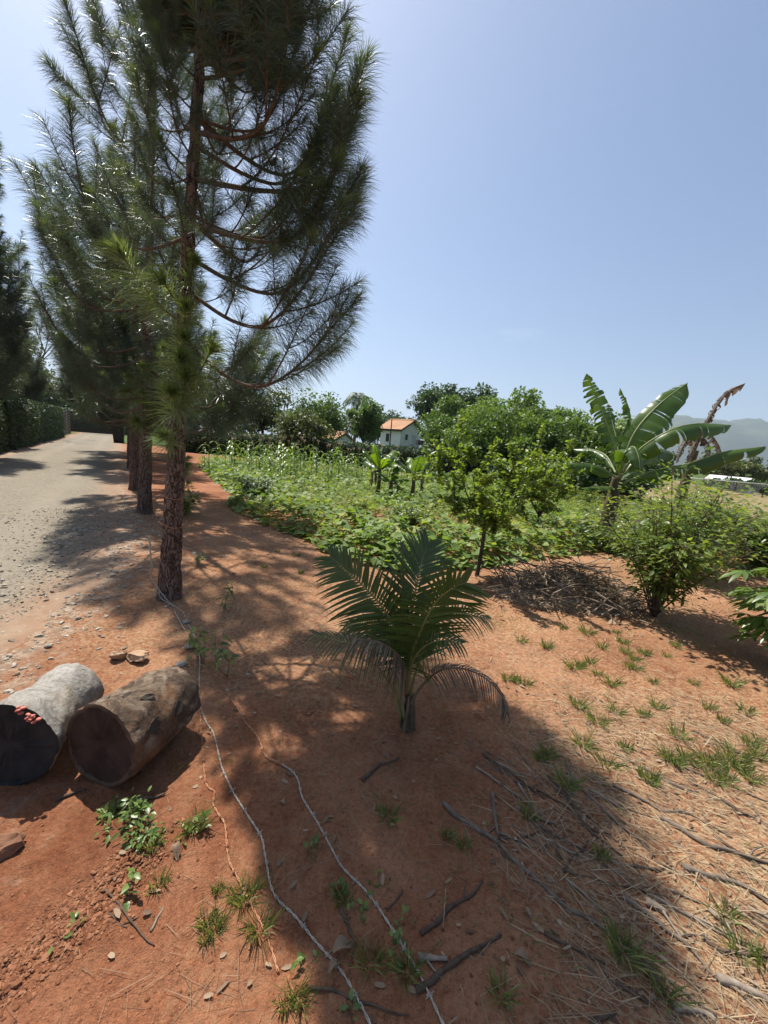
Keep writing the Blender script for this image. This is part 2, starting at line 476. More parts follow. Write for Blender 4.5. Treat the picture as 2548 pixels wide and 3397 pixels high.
M['palm_dead'] = leaf_mat('palm_leaflet_dead', (0.085, 0.062, 0.045), (0.230, 0.195, 0.155), 0.15, 0.8, (1.2, 1.1, 0.9), 0.2)
M['rachis'] = solid('rachis', (0.13, 0.14, 0.045), (0.24, 0.22, 0.08), 12, 0.5)
M['rachis_dead'] = solid('rachis_dead', (0.10, 0.07, 0.045), (0.20, 0.15, 0.10), 12, 0.8)
M['tree_dark'] = leaf_mat('tree_leaf_dark', (0.026, 0.055, 0.018), (0.070, 0.115, 0.035), 0.30, 0.45)
M['tree_mid'] = leaf_mat('tree_leaf_mid', (0.055, 0.105, 0.022), (0.140, 0.205, 0.050), 0.33, 0.45)
M['tree_light'] = leaf_mat('tree_leaf_light', (0.080, 0.140, 0.025), (0.190, 0.255, 0.058), 0.36, 0.45)
M['tree_olive'] = leaf_mat('tree_leaf_olive', (0.050, 0.065, 0.020), (0.120, 0.140, 0.045), 0.30, 0.5)
M['hedge'] = leaf_mat('hedge_leaf', (0.022, 0.045, 0.014), (0.055, 0.095, 0.028), 0.20, 0.5)
M['hedge_core'] = solid('hedge_core', (0.012, 0.020, 0.008), (0.030, 0.045, 0.016), 6, 1.0)
M['wood_dark'] = solid('wood_dark', (0.030, 0.022, 0.016), (0.085, 0.062, 0.045), 14, 0.9, 0.004, None, 6, (1, 1, 0.3))
M['wood_grey'] = solid('wood_grey', (0.085, 0.062, 0.046), (0.21, 0.165, 0.125), 30, 0.9, 0.003)
M['wood_brown'] = solid('wood_brown', (0.055, 0.036, 0.025), (0.135, 0.092, 0.064), 30, 0.9, 0.003)
M['wood_pale'] = solid('wood_pale', (0.15, 0.112, 0.080), (0.31, 0.25, 0.19), 30, 0.85, 0.002)
M['straw'] = leaf_mat('straw', (0.20, 0.135, 0.075), (0.47, 0.37, 0.23), 0.12, 0.7, (1.1, 1.0, 0.8), 0.3)
M['dead_leaf'] = leaf_mat('dead_leaf', (0.13, 0.075, 0.045), (0.36, 0.26, 0.17), 0.15, 0.75, (1.1, 1.0, 0.8), 0.25)
M['grass'] = leaf_mat('grass_blade', (0.085, 0.125, 0.030), (0.200, 0.240, 0.080), 0.3, 0.5, (1.4, 1.4, 0.6), 0.4, (0.36, 0.31, 0.15))
M['stone'] = solid('stone', (0.20, 0.165, 0.125), (0.42, 0.37, 0.30), 14, 0.85, 0.006)
M['stone_red'] = solid('stone_red', (0.28, 0.165, 0.095), (0.47, 0.33, 0.215), 12, 0.9, 0.008)
M['gravel'] = leaf_mat('gravel_stone', (0.16, 0.125, 0.09), (0.46, 0.40, 0.32), 0.0, 0.9, (1, 1, 1), 0.2)
M['clod'] = leaf_mat('soil_clod', (0.115, 0.044, 0.022), (0.28, 0.130, 0.070), 0.0, 0.95, (1, 1, 1), 0.1)
M['wire'] = solid('wire_galvanised', (0.33, 0.285, 0.225), (0.58, 0.53, 0.44), 60, 0.5, 0, None, 4, None, 0.5, 0.3)
M['wire_rust'] = solid('wire_rust', (0.34, 0.135, 0.062), (0.52, 0.27, 0.15), 60, 0.85)

# ------------------------------------------------------------------ the setting: ground, road, mountain
PATCH = np.array([(-8.362,17.238),(-6.082,13.361),(-3.836,9.715),(-3.320,8.099),(-2.244,6.991),(-1.674,6.448),(-1.214,6.123),(-0.886,5.531),(-0.312,5.130),(0.189,4.872),(0.882,5.122),(1.581,5.399),(2.149,5.932),(3.427,6.646),(4.069,7.095),(4.794,6.642),(5.456,6.086),(7.472,7.435),(10.5,10.0),(13.5,17.0),(10.0,23.0),(0.0,23.0),(-9.5,22.0)])

def inside(poly, x, y):
    x = np.asarray(x, float); y = np.asarray(y, float); r = np.zeros(x.shape, bool)
    j = len(poly) - 1
    for i in range(len(poly)):
        xi, yi = poly[i]; xj, yj = poly[j]
        r ^= ((yi > y) != (yj > y)) & (x < (xj - xi) * (y - yi) / (yj - yi + 1e-12) + xi)
        j = i
    return r

def grid_axis(a, b, step, grow, lo, hi):
    mid = list(np.arange(a, b, step)); up = [mid[-1]]; s = step
    while up[-1] < hi:
        s *= grow; up.append(up[-1] + s)
    dn = [a]; s = step
    while dn[-1] > lo:
        s *= grow; dn.append(dn[-1] - s)
    return np.array(dn[:0:-1] + mid + up[1:])

gx = grid_axis(-1.7, 1.9, 0.0125, 1.035, -6000, 6000)
gy = grid_axis(0.6, 2.7, 0.0125, 1.035, -3000, 9000)
X, Y = np.meshgrid(gx, gy)
fx = X.ravel(); fy = Y.ravel()
gz = hgt(fx, fy)
nx, ny = len(gx), len(gy)
ii = (np.arange(ny - 1)[:, None] * nx + np.arange(nx - 1)[None, :]).ravel()
g = Geo(); g.add(np.stack([fx, fy, gz], 1), None, np.stack([ii, ii + 1, ii + nx + 1, ii + nx], 1))
me = g.mesh('ground', M['soil'])
s_, o_ = road_so(fx, fy)
inp = inside(PATCH, fx, fy).astype(float)
far = smooth(28, 42, np.hypot(fx, fy)) * (1 - in_road(fx, fy))
back = smooth(25, 29, fy + 0.15 * fx) * (1 - smooth(-0.6, 0.4, o_))
grass = np.maximum(np.maximum(inp * (0.28 + 0.35 * smooth(7, 12, fy)), far * 0.8), back * 0.8)
dry = smooth(5.2, 8.5, fx - 0.25 * (fy - 5)) * smooth(7.5, 10, fy) * (1 - smooth(45, 70, np.hypot(fx, fy)))
gravel = smooth(-1.2, 0.3, o_ - road_edge(s_)) * (1 - smooth(4.2, 6.0, o_)) * 0.62
straw = 0.55 * smooth(4.9, 3.2, np.abs(fy - 6.0) + 0.4 * np.abs(fx + 1.0)) + 0.75 * smooth(0.1, 1.1, fx - 0.25 + 0.25 * (1.5 - fy)) * smooth(2.9, 1.7, fy - 0.2 * fx) + 0.12 * (fx > -0.5)
straw = np.clip(straw * (0.5 + fbm(fx * 1.5, fy * 1.5, 77, 3)), 0, 1)
for nm, a in (('grass', grass), ('dry', dry), ('gravel', gravel), ('straw', straw), ('moist', smooth(0.75, 0.1, clod_d(fx, fy)) * (0.45 + 0.9 * fbm(fx * 3, fy * 3, 78, 3)))):
    at_ = me.attributes.new(nm, 'FLOAT', 'POINT'); at_.data.foreach_set('value', np.asarray(a, np.float32))
put('ground', me, kind='structure')

# road
rs = np.concatenate([np.arange(-7, 3, 0.04), np.arange(3, 12, 0.10), np.arange(12, 75, 0.5)])
ru = np.concatenate([np.linspace(0, 0.2, 16), np.linspace(0.2, 1, 40)[1:]])
S2, U2 = np.meshgrid(rs, ru, indexing='ij')
e2 = road_edge(S2) - 0.22 + 0.16 * (fbm(S2 * 4, S2 * 0, 41, 3) - 0.5)
O2 = e2 + (ROAD_L - e2) * U2
rx = ROW0[0] + RD[0] * S2 + RN[0] * O2; ry = ROW0[1] + RD[1] * S2 + RN[1] * O2
lift = smooth(0.0, 0.55, O2 - e2) * (1 - 0.9 * smooth(ROAD_L - 0.4, ROAD_L, O2))
rz = base_h(rx, ry) - 0.035 * in_road(rx, ry) - 0.022 + 0.040 * lift + 0.016 * (fbm(rx * 7, ry * 7, 43, 4) - 0.5) + 0.02 * (fbm(rx * 1.1, ry * 1.1, 44, 2) - 0.5)
n0, n1 = S2.shape
ii = (np.arange(n0 - 1)[:, None] * n1 + np.arange(n1 - 1)[None, :]).ravel()
g = Geo(); g.add(np.stack([rx.ravel(), ry.ravel(), rz.ravel()], 1), None, np.stack([ii, ii + n1, ii + n1 + 1, ii + 1], 1))
me = g.mesh('gravel_road', M['road'])
at_ = me.attributes.new('edge', 'FLOAT', 'POINT'); at_.data.foreach_set('value', (1 - smooth(0.05, 1.1, (O2 - e2) + 0.5 * (fbm(rx * 3, ry * 3, 47, 3) - 0.5))).ravel().astype(np.float32))
at_ = me.attributes.new('rut', 'FLOAT', 'POINT'); wob = 0.25 * (fbm(S2 * 0.3, S2 * 0, 48, 2) - 0.5)
at_.data.foreach_set('value', ((np.exp(-((O2 - 1.55 - wob) / 0.22) ** 2) + np.exp(-((O2 - 3.0 - wob) / 0.22) ** 2)) * (0.5 + fbm(rx * 1.5, ry * 1.5, 49, 3))).ravel().astype(np.float32))
put('gravel_road', me, kind='structure')

# mountain ridge beyond the plain
mx_ = np.linspace(200, 6000, 170); my_ = np.linspace(0, 1, 44)
MX, MY = np.meshgrid(mx_, my_, indexing='ij')
ridge = 330 * smooth(500, 1900, MX) + 100 * (fbm(MX / 420.0, MX * 0, 61, 4) - 0.45) + 190 * smooth(1900, 3600, MX)
prof = smooth(0, 0.72, MY) * (1 - 0.6 * smooth(0.8, 1.0, MY))
MZ = -3 + ridge * prof * (0.86 + 0.28 * fbm(MX / 130.0, MY * 5, 62, 4)) * smooth(250, 800, MX)
YY = 2150 + MY * 900 + 200 * (fbm(MX / 600.0, MY * 0, 63, 2) - 0.5)
n0, n1 = MX.shape
ii = (np.arange(n0 - 1)[:, None] * n1 + np.arange(n1 - 1)[None, :]).ravel()
g = Geo(); g.add(np.stack([MX.ravel(), YY.ravel(), MZ.ravel()], 1), None, np.stack([ii, ii + n1, ii + n1 + 1, ii + 1], 1))
M['mountain'] = solid('mountain_forest', (0.035, 0.055, 0.025), (0.075, 0.095, 0.04), 0.012, 1.0, 0, None, 8)
g.build('mountain', M['mountain'], kind='structure')

# the air between here and the mountain
m, nt, out = mat_new('haze_air')
pv = nd(nt, 'ShaderNodeVolumePrincipled', Density=0.00017)
pv.inputs['Color'].default_value = (0.70, 0.83, 1.0, 1); pv.inputs['Anisotropy'].default_value = 0.25
nt.links.new(pv.outputs[0], out.inputs['Volume'])
g = Geo(); box(g, (-6500, -3500, -14), (6500, 9500, 640))
g.build('haze', m, flat=True, kind='stuff')

# ------------------------------------------------------------------ pines
def needles(geo, rng, pts, start, n, ln=0.20, w=0.0013, tip_mi=1):
    pts = np.asarray(pts); T, A, B = frames(pts)
    u = start + (1 - start) * rng.random(n) ** 0.8
    f = u * (len(pts) - 1); i = np.minimum(f.astype(int), len(pts) - 2); q = (f - i)[:, None]
    c = pts[i] * (1 - q) + pts[i + 1] * q
    t = T[i]; an = rng.uniform(0, 2 * np.pi, n)[:, None]
    rad = A[i] * np.cos(an) + B[i] * np.sin(an)
    a = np.radians(rng.normal(58, 11, n) - 30 * smooth(0.8, 1.0, u))[:, None]
    d = t * np.cos(a) + rad * np.sin(a)
    L_ = ln * rng.uniform(0.75, 1.12, n)
    N_ = np.cross(d, rdir(rng, n))
    new = u > 0.965
    for sel, mi in ((~new, 0), (new, tip_mi)):
        blades(geo, c[sel], d[sel], N_[sel], L_[sel] * (0.75 if mi else 1.0), w, [(0, 1), (0.5, 0.95), (1, 0)], 0.22 + 0.25 * rng.random(sel.sum()), 0, mi)

def shoot_curve(base, d, length, up, n=10):
    t = np.linspace(0, 1, n)[:, None]
    p = np.asarray(base) + np.asarray(d) * length * t
    p = p + np.array((0, 0, 1.0)) * up * length * t ** 1.8
    return p

def pine_branch(seed, Lb=1.5, sag=0.10, rise=1.1, nside=9, dens=950, w=0.0014):
    rng = np.random.default_rng(seed)
    t = np.linspace(0, 1, 26)
    x = Lb * (t - 0.16 * t ** 3)
    z = Lb * (-sag * np.sin(np.pi * np.minimum(t / 0.85, 1)) + rise * np.maximum(0, t - 0.42) ** 1.8)
    y = Lb * 0.06 * np.sin(t * 4 + rng.uniform(0, 6)) * t
    main = np.stack([x, y, z], 1)
    wood = Geo(); nd_ = Geo()
    tube(wood, main, np.linspace(0.019, 0.0045, 26) * (Lb / 1.5) ** 0.7, 6)
    needles(nd_, rng, main, 0.55, int(dens * Lb * 0.75), 0.225, w)
    tm = nrm(np.gradient(main, axis=0))
    for k in range(nside):
        u = 0.24 + 0.66 * (k + rng.uniform(-0.3, 0.3)) / nside
        i = int(u * 25); sgn = 1 if k % 2 else -1
        ang = np.radians(rng.uniform(32, 62)) * sgn
        d0 = tm[i].copy(); d0[2] *= 0.4
        d = nrm(np.array((d0[0] * np.cos(ang) - d0[1] * np.sin(ang), d0[0] * np.sin(ang) + d0[1] * np.cos(ang), d0[2] + rng.uniform(-0.05, 0.2))))
        ls = Lb * (0.16 + 0.42 * (1 - u)) * rng.uniform(0.8, 1.25)
        sc_ = shoot_curve(main[i], d, ls, rng.uniform(0.25, 0.75), 12)
        tube(wood, sc_, np.linspace(0.008, 0.003, 12), 5)
        st = max(0.15, 1 - 0.42 / ls)
        needles(nd_, rng, sc_, st, int(dens * ls * (1 - st)), 0.19, w)
        if ls > 0.42:
            for q in range(1):
                j = int(rng.uniform(3, 8)); d2 = nrm(d + rng.normal(0, 0.6, 3) + np.array((0, 0, 0.25)))
                s2 = shoot_curve(sc_[j], d2, ls * 0.5, 0.6, 9)
                tube(wood, s2, np.linspace(0.005, 0.0025, 9), 5)
                needles(nd_, rng, s2, 0.3, int(dens * ls * 0.35), 0.17, w)
    return wood.mesh('branch', M['pine_twig']), nd_.mesh('needles', [M['needle'], M['needle_new']])

def pine_shoot(seed, ls=0.5, up=0.8, dens=650, ln=0.25, w=0.0021):
    rng = np.random.default_rng(seed); wood = Geo(); nd_ = Geo()
    p = shoot_curve((0, 0, 0), nrm((1, rng.uniform(-.2, .2), 0.15)), ls, up, 12)
    tube(wood, p, np.linspace(0.009, 0.004, 12), 5)
    needles(nd_, rng, p, 0.25, int(dens * ls), ln, w)
    needles(nd_, rng, p, 0.9, int(160), ln * 0.9, w)
    return wood.mesh('shoot', M['pine_twig']), nd_.mesh('needles', [M['needle_tuft'], M['needle_new']])

BR = [pine_branch(100 + i, 1.5, 0.08 + 0.02 * i, 1.0 + 0.12 * (i % 4), 4 + i % 2, 950, 0.0014) for i in range(7)]
BRF = [pine_branch(150 + i, 1.5, 0.06 + 0.03 * i, 0.7 + 0.25 * (i % 3), 7, 420, 0.0028) for i in range(4)]     # farther trees: fewer, broader needles
BRD = [pine_branch(170 + i, 1.5, 0.08, 0.9 + 0.2 * (i % 3), 10, 1900, 0.0026) for i in range(4)]     # close-set upper boughs, mostly out of view, thickened to deepen the ground shade
SH = [pine_shoot(200 + i, 0.22 + 0.05 * i, 0.35 + 0.15 * i) for i in range(4)]

def trunk_geo(pts, r0, r1, seed, sides=28, rings=110, bark=0.012, flare=0.35):
    p = resample(pts, rings)
    hz = p[:, 2] - p[0, 2]
    rad = r0 + (r1 - r0) * (hz / hz[-1]) ** 0.9
    rad = rad * (1 + flare * np.exp(-hz / 0.16))
    an = np.linspace(0, 2 * np.pi, sides, endpoint=False)
    arc = an[None, :] * r0
    q = np.abs(fbm((np.cos(an)[None, :] * 3.2 + 10) * np.ones((rings, 1)) + 0.3 * vnoise(hz * 3, hz * 0, seed)[:, None], (np.sin(an)[None, :] * 3.2 + 10) + hz[:, None] * 3.5, seed, 4, 0.6) - 0.5) * 2
    jit = 1 + bark / np.maximum(rad[:, None], 0.02) * (np.clip(q, 0, 0.5) * 3 - 0.6)
    g = Geo(); tube(g, p, rad, sides, True, 0, jit)
    return g

def pine(name, label, base, lean, height, r0, whorls, seed, group=None, first=1.9, rmax=1.6, peak=None, per=5, lo_detail=False, limit=None, extra=(), shoots=0, shoot_rng=(1.3, 2.7)):
    """whorled crown: branches get longer downwards, curve up at the ends"""
    rng = np.random.default_rng(seed)
    b = np.array((base[0], base[1], float(hgt(base[0], base[1])) - 0.06))
    t = thing(name, label, 'tree', b, None, None, group)
    tp = np.array([(0, 0, 0), (lean[0] * 0.35, lean[1] * 0.35, height * 0.4), (lean[0], lean[1], height)])
    tp = resample(tp, 40)
    trunk_geo(tp, r0, 0.012, seed, 20 if lo_detail else 32, 60 if lo_detail else 150).build('trunk', M['pine_bark'], t)
    def axis(z):
        return np.array([np.interp(z, tp[:, 2], tp[:, k]) for k in range(3)])
    def add(z, az, length, pitch, k, src):
        w_, n_ = src[k % len(src)]
        a = axis(z); s = length / 1.5
        o = put('branch', w_, t, a, (rng.uniform(-0.2, 0.2), -pitch, az), (s, s, s))
        put('needles', n_, o, kind='stuff')
    src = BRF if lo_detail else BR
    peak = peak or height * 0.6
    n = 0
    for i in range(whorls):
        z = first + (height - 0.35 - first) * i / (whorls - 1)
        off = rng.uniform(0, 6.28)
        u = max(0.0, (z - peak) / (height - peak))
        ln = rmax * (1 - u ** (1.0 if height < 7 else 1.3) * 0.86) * (0.78 + 0.22 * min(1, (z - first) / 0.8))
        pn = per(z) if callable(per) else per
        for j in range(pn):
            az = off + 2 * np.pi * j / pn + rng.uniform(-0.35, 0.35)
            l_ = ln * rng.uniform(0.75, 1.12)
            if limit is not None: l_ *= limit(az, z)
            if l_ < 0.15: continue
            add(z + rng.uniform(-0.12, 0.12), az, l_, rng.uniform(0.0, 0.2) + 0.55 * u, n, BRD if (callable(per) and z > 4.7) else src); n += 1
    for (z, az, l_, pi_, k) in extra:
        add(z, R(az), l_, R(pi_), k, src)
    for i in range(shoots):
        w_, n_ = SH[i % len(SH)]
        z = shoot_rng[0] + (shoot_rng[1] - shoot_rng[0]) * (i + rng.random()) / shoots
        o = put('shoot', w_, t, axis(z), (0, 0, rng.uniform(3.5, 5.9)), rng.uniform(0.85, 1.2))
        put('needles', n_, o, kind='stuff')
    # leader tuft
    w_, n_ = SH[0]
    o = put('leader', w_, t, axis(height - 0.02), (0, R(-75), 0), 1.0)
    put('needles', n_, o, kind='stuff')
    return t

def lim1(az, z):
    d = np.array((math.cos(az), math.sin(az)))
    fl = float(np.dot(d, nrm(np.array((-0.65, -0.76)))))            # open side towards the logs
    return 1.0 - 0.55 * smooth(-0.1, 0.7, fl) * smooth(5.2, 4.2, z)

def lim2(az, z):
    return 1.0 - 0.5 * float(smooth(0.45, 0.85, math.cos(az))) * float(smooth(2.7, 3.0, z))

EX1 = [(3.62, 8, 1.75, 14, 0), (3.30, -4, 1.70, 6, 1), (3.05, 3, 1.62, -2, 2), (2.80, -8, 1.60, -6, 3), (2.42, -2, 1.62, -8, 5),
       (4.05, 20, 1.5, 10, 6), (4.40, -12, 1.3, 12, 0), (3.95, -25, 1.5, 8, 3), (3.2, 160, 1.2, 8, 2), (2.9, 120, 1.3, 6, 4), (3.0, -70, 0.9, 8, 1)]
pine('pine_tree', 'nearest pine with reddish plated bark, barbed wire coiled at its foot', (-1.965,3.519), (0.36, 0.02), 6.0, 0.089, 11, 7, None, 2.5, 1.55, 3.7, lambda z: 0 if z < 3.4 else (4 if z < 4.7 else 15), False, lim1, EX1, 10, (1.45, 2.85))
pine('pine_tree', 'dark trunked pine second in the row behind the nearest pine', (-4.371,7.040), (0.30, 0.1), 9.4, 0.112, 11, 8, None, 2.2, 2.1, 5.4, 3, False, lim2, [(2.0, 150, 1.9, 0, 1), (2.3, 200, 1.8, 4, 2), (3.0, 170, 2.0, 8, 3), (4.2, 180, 2.2, 12, 0), (3.6, 215, 1.8, 10, 5), (1.9, -12, 2.3, -5, 1), (2.1, 22, 2.5, -3, 2), (2.35, 2, 2.4, 0, 3), (1.85, 48, 2.2, -5, 4), (2.6, 32, 2.4, 2, 5)], 8, (1.5, 2.6))
pine('pine_tree', 'third pine along the road edge, trunk mostly behind the second', (-5.992,9.287), (0.1, 0.1), 7.6, 0.115, 9, 9, None, 1.8, 2.1, 3.2, 4, True)
pine('pine_tree', 'fourth pine along the road edge, beyond the streaked shadows', (-9.120,13.981), (-0.1, 0.1), 7.8, 0.12, 9, 10, None, 1.8, 2.3, 3.2, 5, True)
for i, s in enumerate((16.8, 21.5)):
    p = ROW0 + RD * s
    pine('pine_tree', ['fifth pine of the row, half way to the gate', 'last pine of the row, nearest the gate'][i], p, (0.1, 0.0), 8.6, 0.13, 10, 11 + i, None, 1.7, 3.0, 3.4, 6, True)
# across the road
LP = [(15.6, 4.9, 'tall dark pine cut off by the left edge, above the hedges'), (22.5, 5.6, 'pine behind the clipped hedge, beyond the gap'), (30.0, 5.8, 'far pine on the left side of the road near the gate')]
for i, (s, o, lab) in enumerate(LP):
    p = ROW0 + RD * s + RN * o
    pine('pine_tree', lab, p, (0.15, 0.1), (12.5, 8.0, 7.5)[i], 0.17, 14, 30 + i, None, 2.3, (2.3, 1.9, 1.9)[i], 6.5 - 1.5 * i, 6, True)

# ------------------------------------------------------------------ broad-leaved trees far behind
def crown_geo(rng, cr, clumps, leaves, size, flat=1.0, prof=LEAF4, spread=0.34):
    """leaf clumps spread through an ellipsoid of radii cr about the origin"""
    d = rdir(rng, clumps, -0.75, 1.0); rr = rng.random(clumps) ** 0.4
    cc = d * rr[:, None] * np.asarray(cr) * 0.86
    crad = np.min(cr) * spread * rng.uniform(0.6, 1.35, clumps)
    k = rng.integers(0, clumps, leaves)
    e = rdir(rng, leaves); er = rng.random(leaves) ** 0.45
    P = cc[k] + e * (er * crad[k])[:, None] * np.array((1.15, 1.15, 0.8))
    D = nrm(e + rdir(rng, leaves) * 0.8 + np.array((0, 0, -0.15)))
    N_ = nrm(rdir(rng, leaves) + np.array((0, 0, 0.9)))
    g = Geo(); s = size * rng.uniform(0.6, 1.3, leaves)
    blades(g, P, D, N_, s, s * 0.30, prof, 0.15, 0.25)
    return g, cc

def bg_tree(name, label, base, height, cr, mat, seed, clumps=30, leaves=5200, size=0.2, trunk_r=0.12, cz=None, cat='tree', group=None, spread=0.34, sway=(0, 0)):
    rng = np.random.default_rng(seed)
    z0 = float(hgt(base[0], base[1])) - 0.05
    t = thing(name, label, cat, (base[0], base[1], z0), None, None, group)
    cz = cz if cz is not None else height - cr[2]
    g, cc = crown_geo(rng, cr, clumps, leaves, size, spread=spread)
    w = Geo()
    fork = np.array((sway[0] * 0.4, sway[1] * 0.4, max(0.3, cz - cr[2] * 0.75)))
    tube(w, resample([(0, 0, 0), fork * np.array((0.5, 0.6, 0.5)), fork], 8), np.linspace(trunk_r, trunk_r * 0.7, 8), 8)
    c0 = np.array((sway[0], sway[1], cz))
    for q in rng.permutation(clumps)[:min(clumps, 16)]:
        e = c0 + cc[q]; mid = fork * 0.5 + e * 0.5 + rng.normal(0, 0.12, 3) * np.min(cr)
        tube(w, resample([fork, mid, e], 7), np.linspace(trunk_r * 0.5, trunk_r * 0.1, 7), 5)
    w.build('trunk', M['wood_dark'], t)
    g.build('crown', mat, t, loc=c0)
    return t

def place(px_xyz):
    return (px_xyz[0], px_xyz[1])

DK, MD, LT, OL = M['tree_dark'], M['tree_mid'], M['tree_light'], M['tree_olive']

bg_tree('broadleaf_tree', 'rounded olive tree under the pine boughs, left of the white house', (-5.823,26.000,1.732), 3.6, (2.0, 1.8, 1.6), OL, 301, 34, 6000, 0.20)
bg_tree('broadleaf_tree', 'slim green tree in front of the far coconut palm', (-2.158,33.000,2.591), 4.3, (1.7, 1.5, 2.2), MD, 302, 36, 6000, 0.21, 0.10, None, 'tree', None, 0.28)
bg_tree('broadleaf_tree', 'tall dark tree rising right of the house roof', (6.987,58.000,4.267), 10.2, (4.4, 3.4, 3.6), DK, 303, 46, 6500, 0.42, 0.22)
bg_tree('broadleaf_tree', 'dark tree with a pointed top, right of the tall dark tree', (12.156,58.000,4.710), 11.4, (3.0, 3.0, 4.4), DK, 304, 36, 5200, 0.42, 0.2)
bg_tree('broadleaf_tree', 'low dark trees behind the left end of the house roof', (1.374,70.000,4.213), 6.4, (5.0, 3.0, 3.0), DK, 305, 40, 5200, 0.42, 0.16)
bg_tree('broadleaf_tree', 'feathery light green tree with a loose top above the thicket', (10.164,32.000,2.887), 6.0, (2.4, 2.0, 2.6), LT, 306, 26, 4200, 0.26, 0.12, None, 'tree', None, 0.28)
bg_tree('broadleaf_tree', 'small sparse tree top right of the feathery tree', (12.346,33.000,2.712), 4.9, (0.9, 0.9, 1.9), MD, 307, 14, 1900, 0.24, 0.09, None, 'tree', None, 0.4)
TH = [((4.0, 27.5), 3.6, (1.7, 1.6, 1.8), MD, 'bright bushy tree right of the house door'),
      ((5.4, 25.0), 4.7, (2.2, 1.7, 2.3), LT, 'light green tree in the thicket directly behind the citrus tree'),
      ((6.19, 23.0), 4.6, (2.2, 1.7, 2.3), MD, 'mid green tree in the thicket right of the citrus crown'),
      ((7.85, 22.0), 4.5, (2.1, 1.7, 2.2), LT, 'light green tree in the thicket below the feathery tree'),
      ((9.3, 21.0), 4.4, (2.0, 1.7, 2.2), MD, 'dense tree in the thicket close left of the banana leaves'),
      ((11.0, 20.3), 4.2, (1.8, 1.6, 2.1), LT, 'bushy tree behind the torn upright banana leaf')]
for i, (b_, h, cr, mt, lab) in enumerate(TH):
    bg_tree('broadleaf_tree', lab, b_, h, cr, mt, 320 + i, 40, 7000, 0.19, 0.10)
bg_tree('shrub', 'dark low shrub at the foot of the thicket left of the banana', (6.6, 17.5), 1.9, (2.2, 1.2, 0.9), DK, 340, 26, 4200, 0.16, 0.05, None, 'shrub')
bg_tree('shrub', 'dark shrub at the foot of the thicket behind the banana stem', (9.2, 16.4), 1.8, (2.0, 1.2, 0.9), DK, 341, 26, 3800, 0.16, 0.05, None, 'shrub')
for i, (b_, h, cr, mt, lab) in enumerate([((-13.5, 31.0), 5.2, (2.8, 2.2, 2.4), DK, 'dark tree seen under the pines right of the road trunks'), ((-9.6, 30.0), 4.6, (2.4, 2.0, 2.0), OL, 'olive tree behind the dark hedge under the pine boughs'),
        ((-6.0, 33.0), 4.6, (2.4, 2.0, 2.2), MD, 'green tree behind the hedge, left of the little tiled roof'), ((-18.0, 33.5), 5.6, (3.0, 2.4, 2.6), DK, 'dark tree behind the row trunks near the gate'),
        ((-46, 64), 8.5, (4.5, 3, 3.6), DK, 'dark tree standing behind the road gate'), ((-38.5, 60), 8.0, (4.5, 3, 3.4), MD, 'green tree right of the road gate'), ((-53.5, 60), 9.0, (4.5, 3, 4.0), OL, 'olive tree left of the road gate'),
        ((-27.0, 28.0), 7.5, (2.6, 2.4, 2.6), OL, 'olive broadleaf tree rising over the left hedges'), ((-22.5, 20.0), 6.0, (2.2, 2.2, 2.2), DK, 'dark broadleaf tree above the clipped hedge at the left edge')]):
    bg_tree('broadleaf_tree', lab, b_, h, cr, mt, 360 + i, 34, 5000, 0.22 if b_[1] < 50 else 0.36, 0.13)
# beyond the wire fence on the right
for i, (b_, h, cr, mt, lab) in enumerate([((37.0, 44.0), 4.2, (4.6, 3.2, 2.0), OL, 'grey green spreading tree above the white shed roof'), ((44.5, 44.0), 4.8, (4.6, 3.2, 2.2), OL, 'grey green spreading tree at the right edge below the mountain'),
        ((51.5, 47.0), 4.0, (4.4, 3.0, 1.9), DK, 'dark spreading tree at the right edge behind the white rail'), ((30.5, 47.0), 3.8, (3.6, 3.0, 1.8), DK, 'dark tree left of the white shed')]):
    bg_tree('broadleaf_tree', lab, b_, h, cr, mt, 380 + i, 40, 6500, 0.30, 0.15)

for i, (b_, h, cr, mt, lab) in enumerate([((-30.0, 66), 7.5, (4.2, 3, 3.4), DK, 'far dark tree behind the hedge, left of all roofs'), ((-23.0, 62), 6.5, (4.0, 3, 3.0), OL, 'far olive tree behind the hedge under the pine boughs'), ((-16.5, 64), 6.8, (4.0, 3, 3.1), MD, 'far green tree left of the little tiled roof'),
        ((-10.5, 66), 6.2, (3.8, 3, 2.9), DK, 'far dark tree right behind the little tiled roof'), ((-4.5, 68), 6.0, (3.8, 3, 2.8), OL, 'far olive tree between the palm and the house'), ((11.5, 62), 8.6, (3.6, 3, 3.6), MD, 'far green tree right of the tall dark trees'), ((18.5, 60), 7.6, (3.8, 3, 3.4), DK, 'far dark tree above the right end of the thicket'),
        ((6.8, 46), 6.4, (3.4, 2.6, 3.0), MD, 'green tree behind the thicket, right of the house'), ((10.6, 45), 6.8, (3.2, 2.6, 3.2), LT, 'light tree behind the thicket, under the pointed dark tree'), ((14.4, 44), 6.6, (3.2, 2.6, 3.1), MD, 'green tree behind the thicket, below the feathery top'), ((18.2, 43), 6.2, (3.2, 2.6, 3.0), LT, 'light tree behind the thicket, just left of the banana'), ((-42.0, 58), 6.0, (3.6, 2.4, 2.9), DK, 'low dark tree right beside the road gate'), ((-49.5, 62), 6.0, (4.0, 2.4, 2.9), DK, 'low dark tree filling the view behind the gate'), ((-34.5, 56), 6.5, (3.6, 2.4, 3.1), MD, 'green tree between gate and hedge trees'), ((-57.0, 66), 7.5, (4.4, 2.4, 3.6), DK, 'dark tree at the far left behind the gate')]):
    bg_tree('broadleaf_tree', lab, b_, h, cr, mt, 410 + i, 36, 4200, 0.40, 0.16)
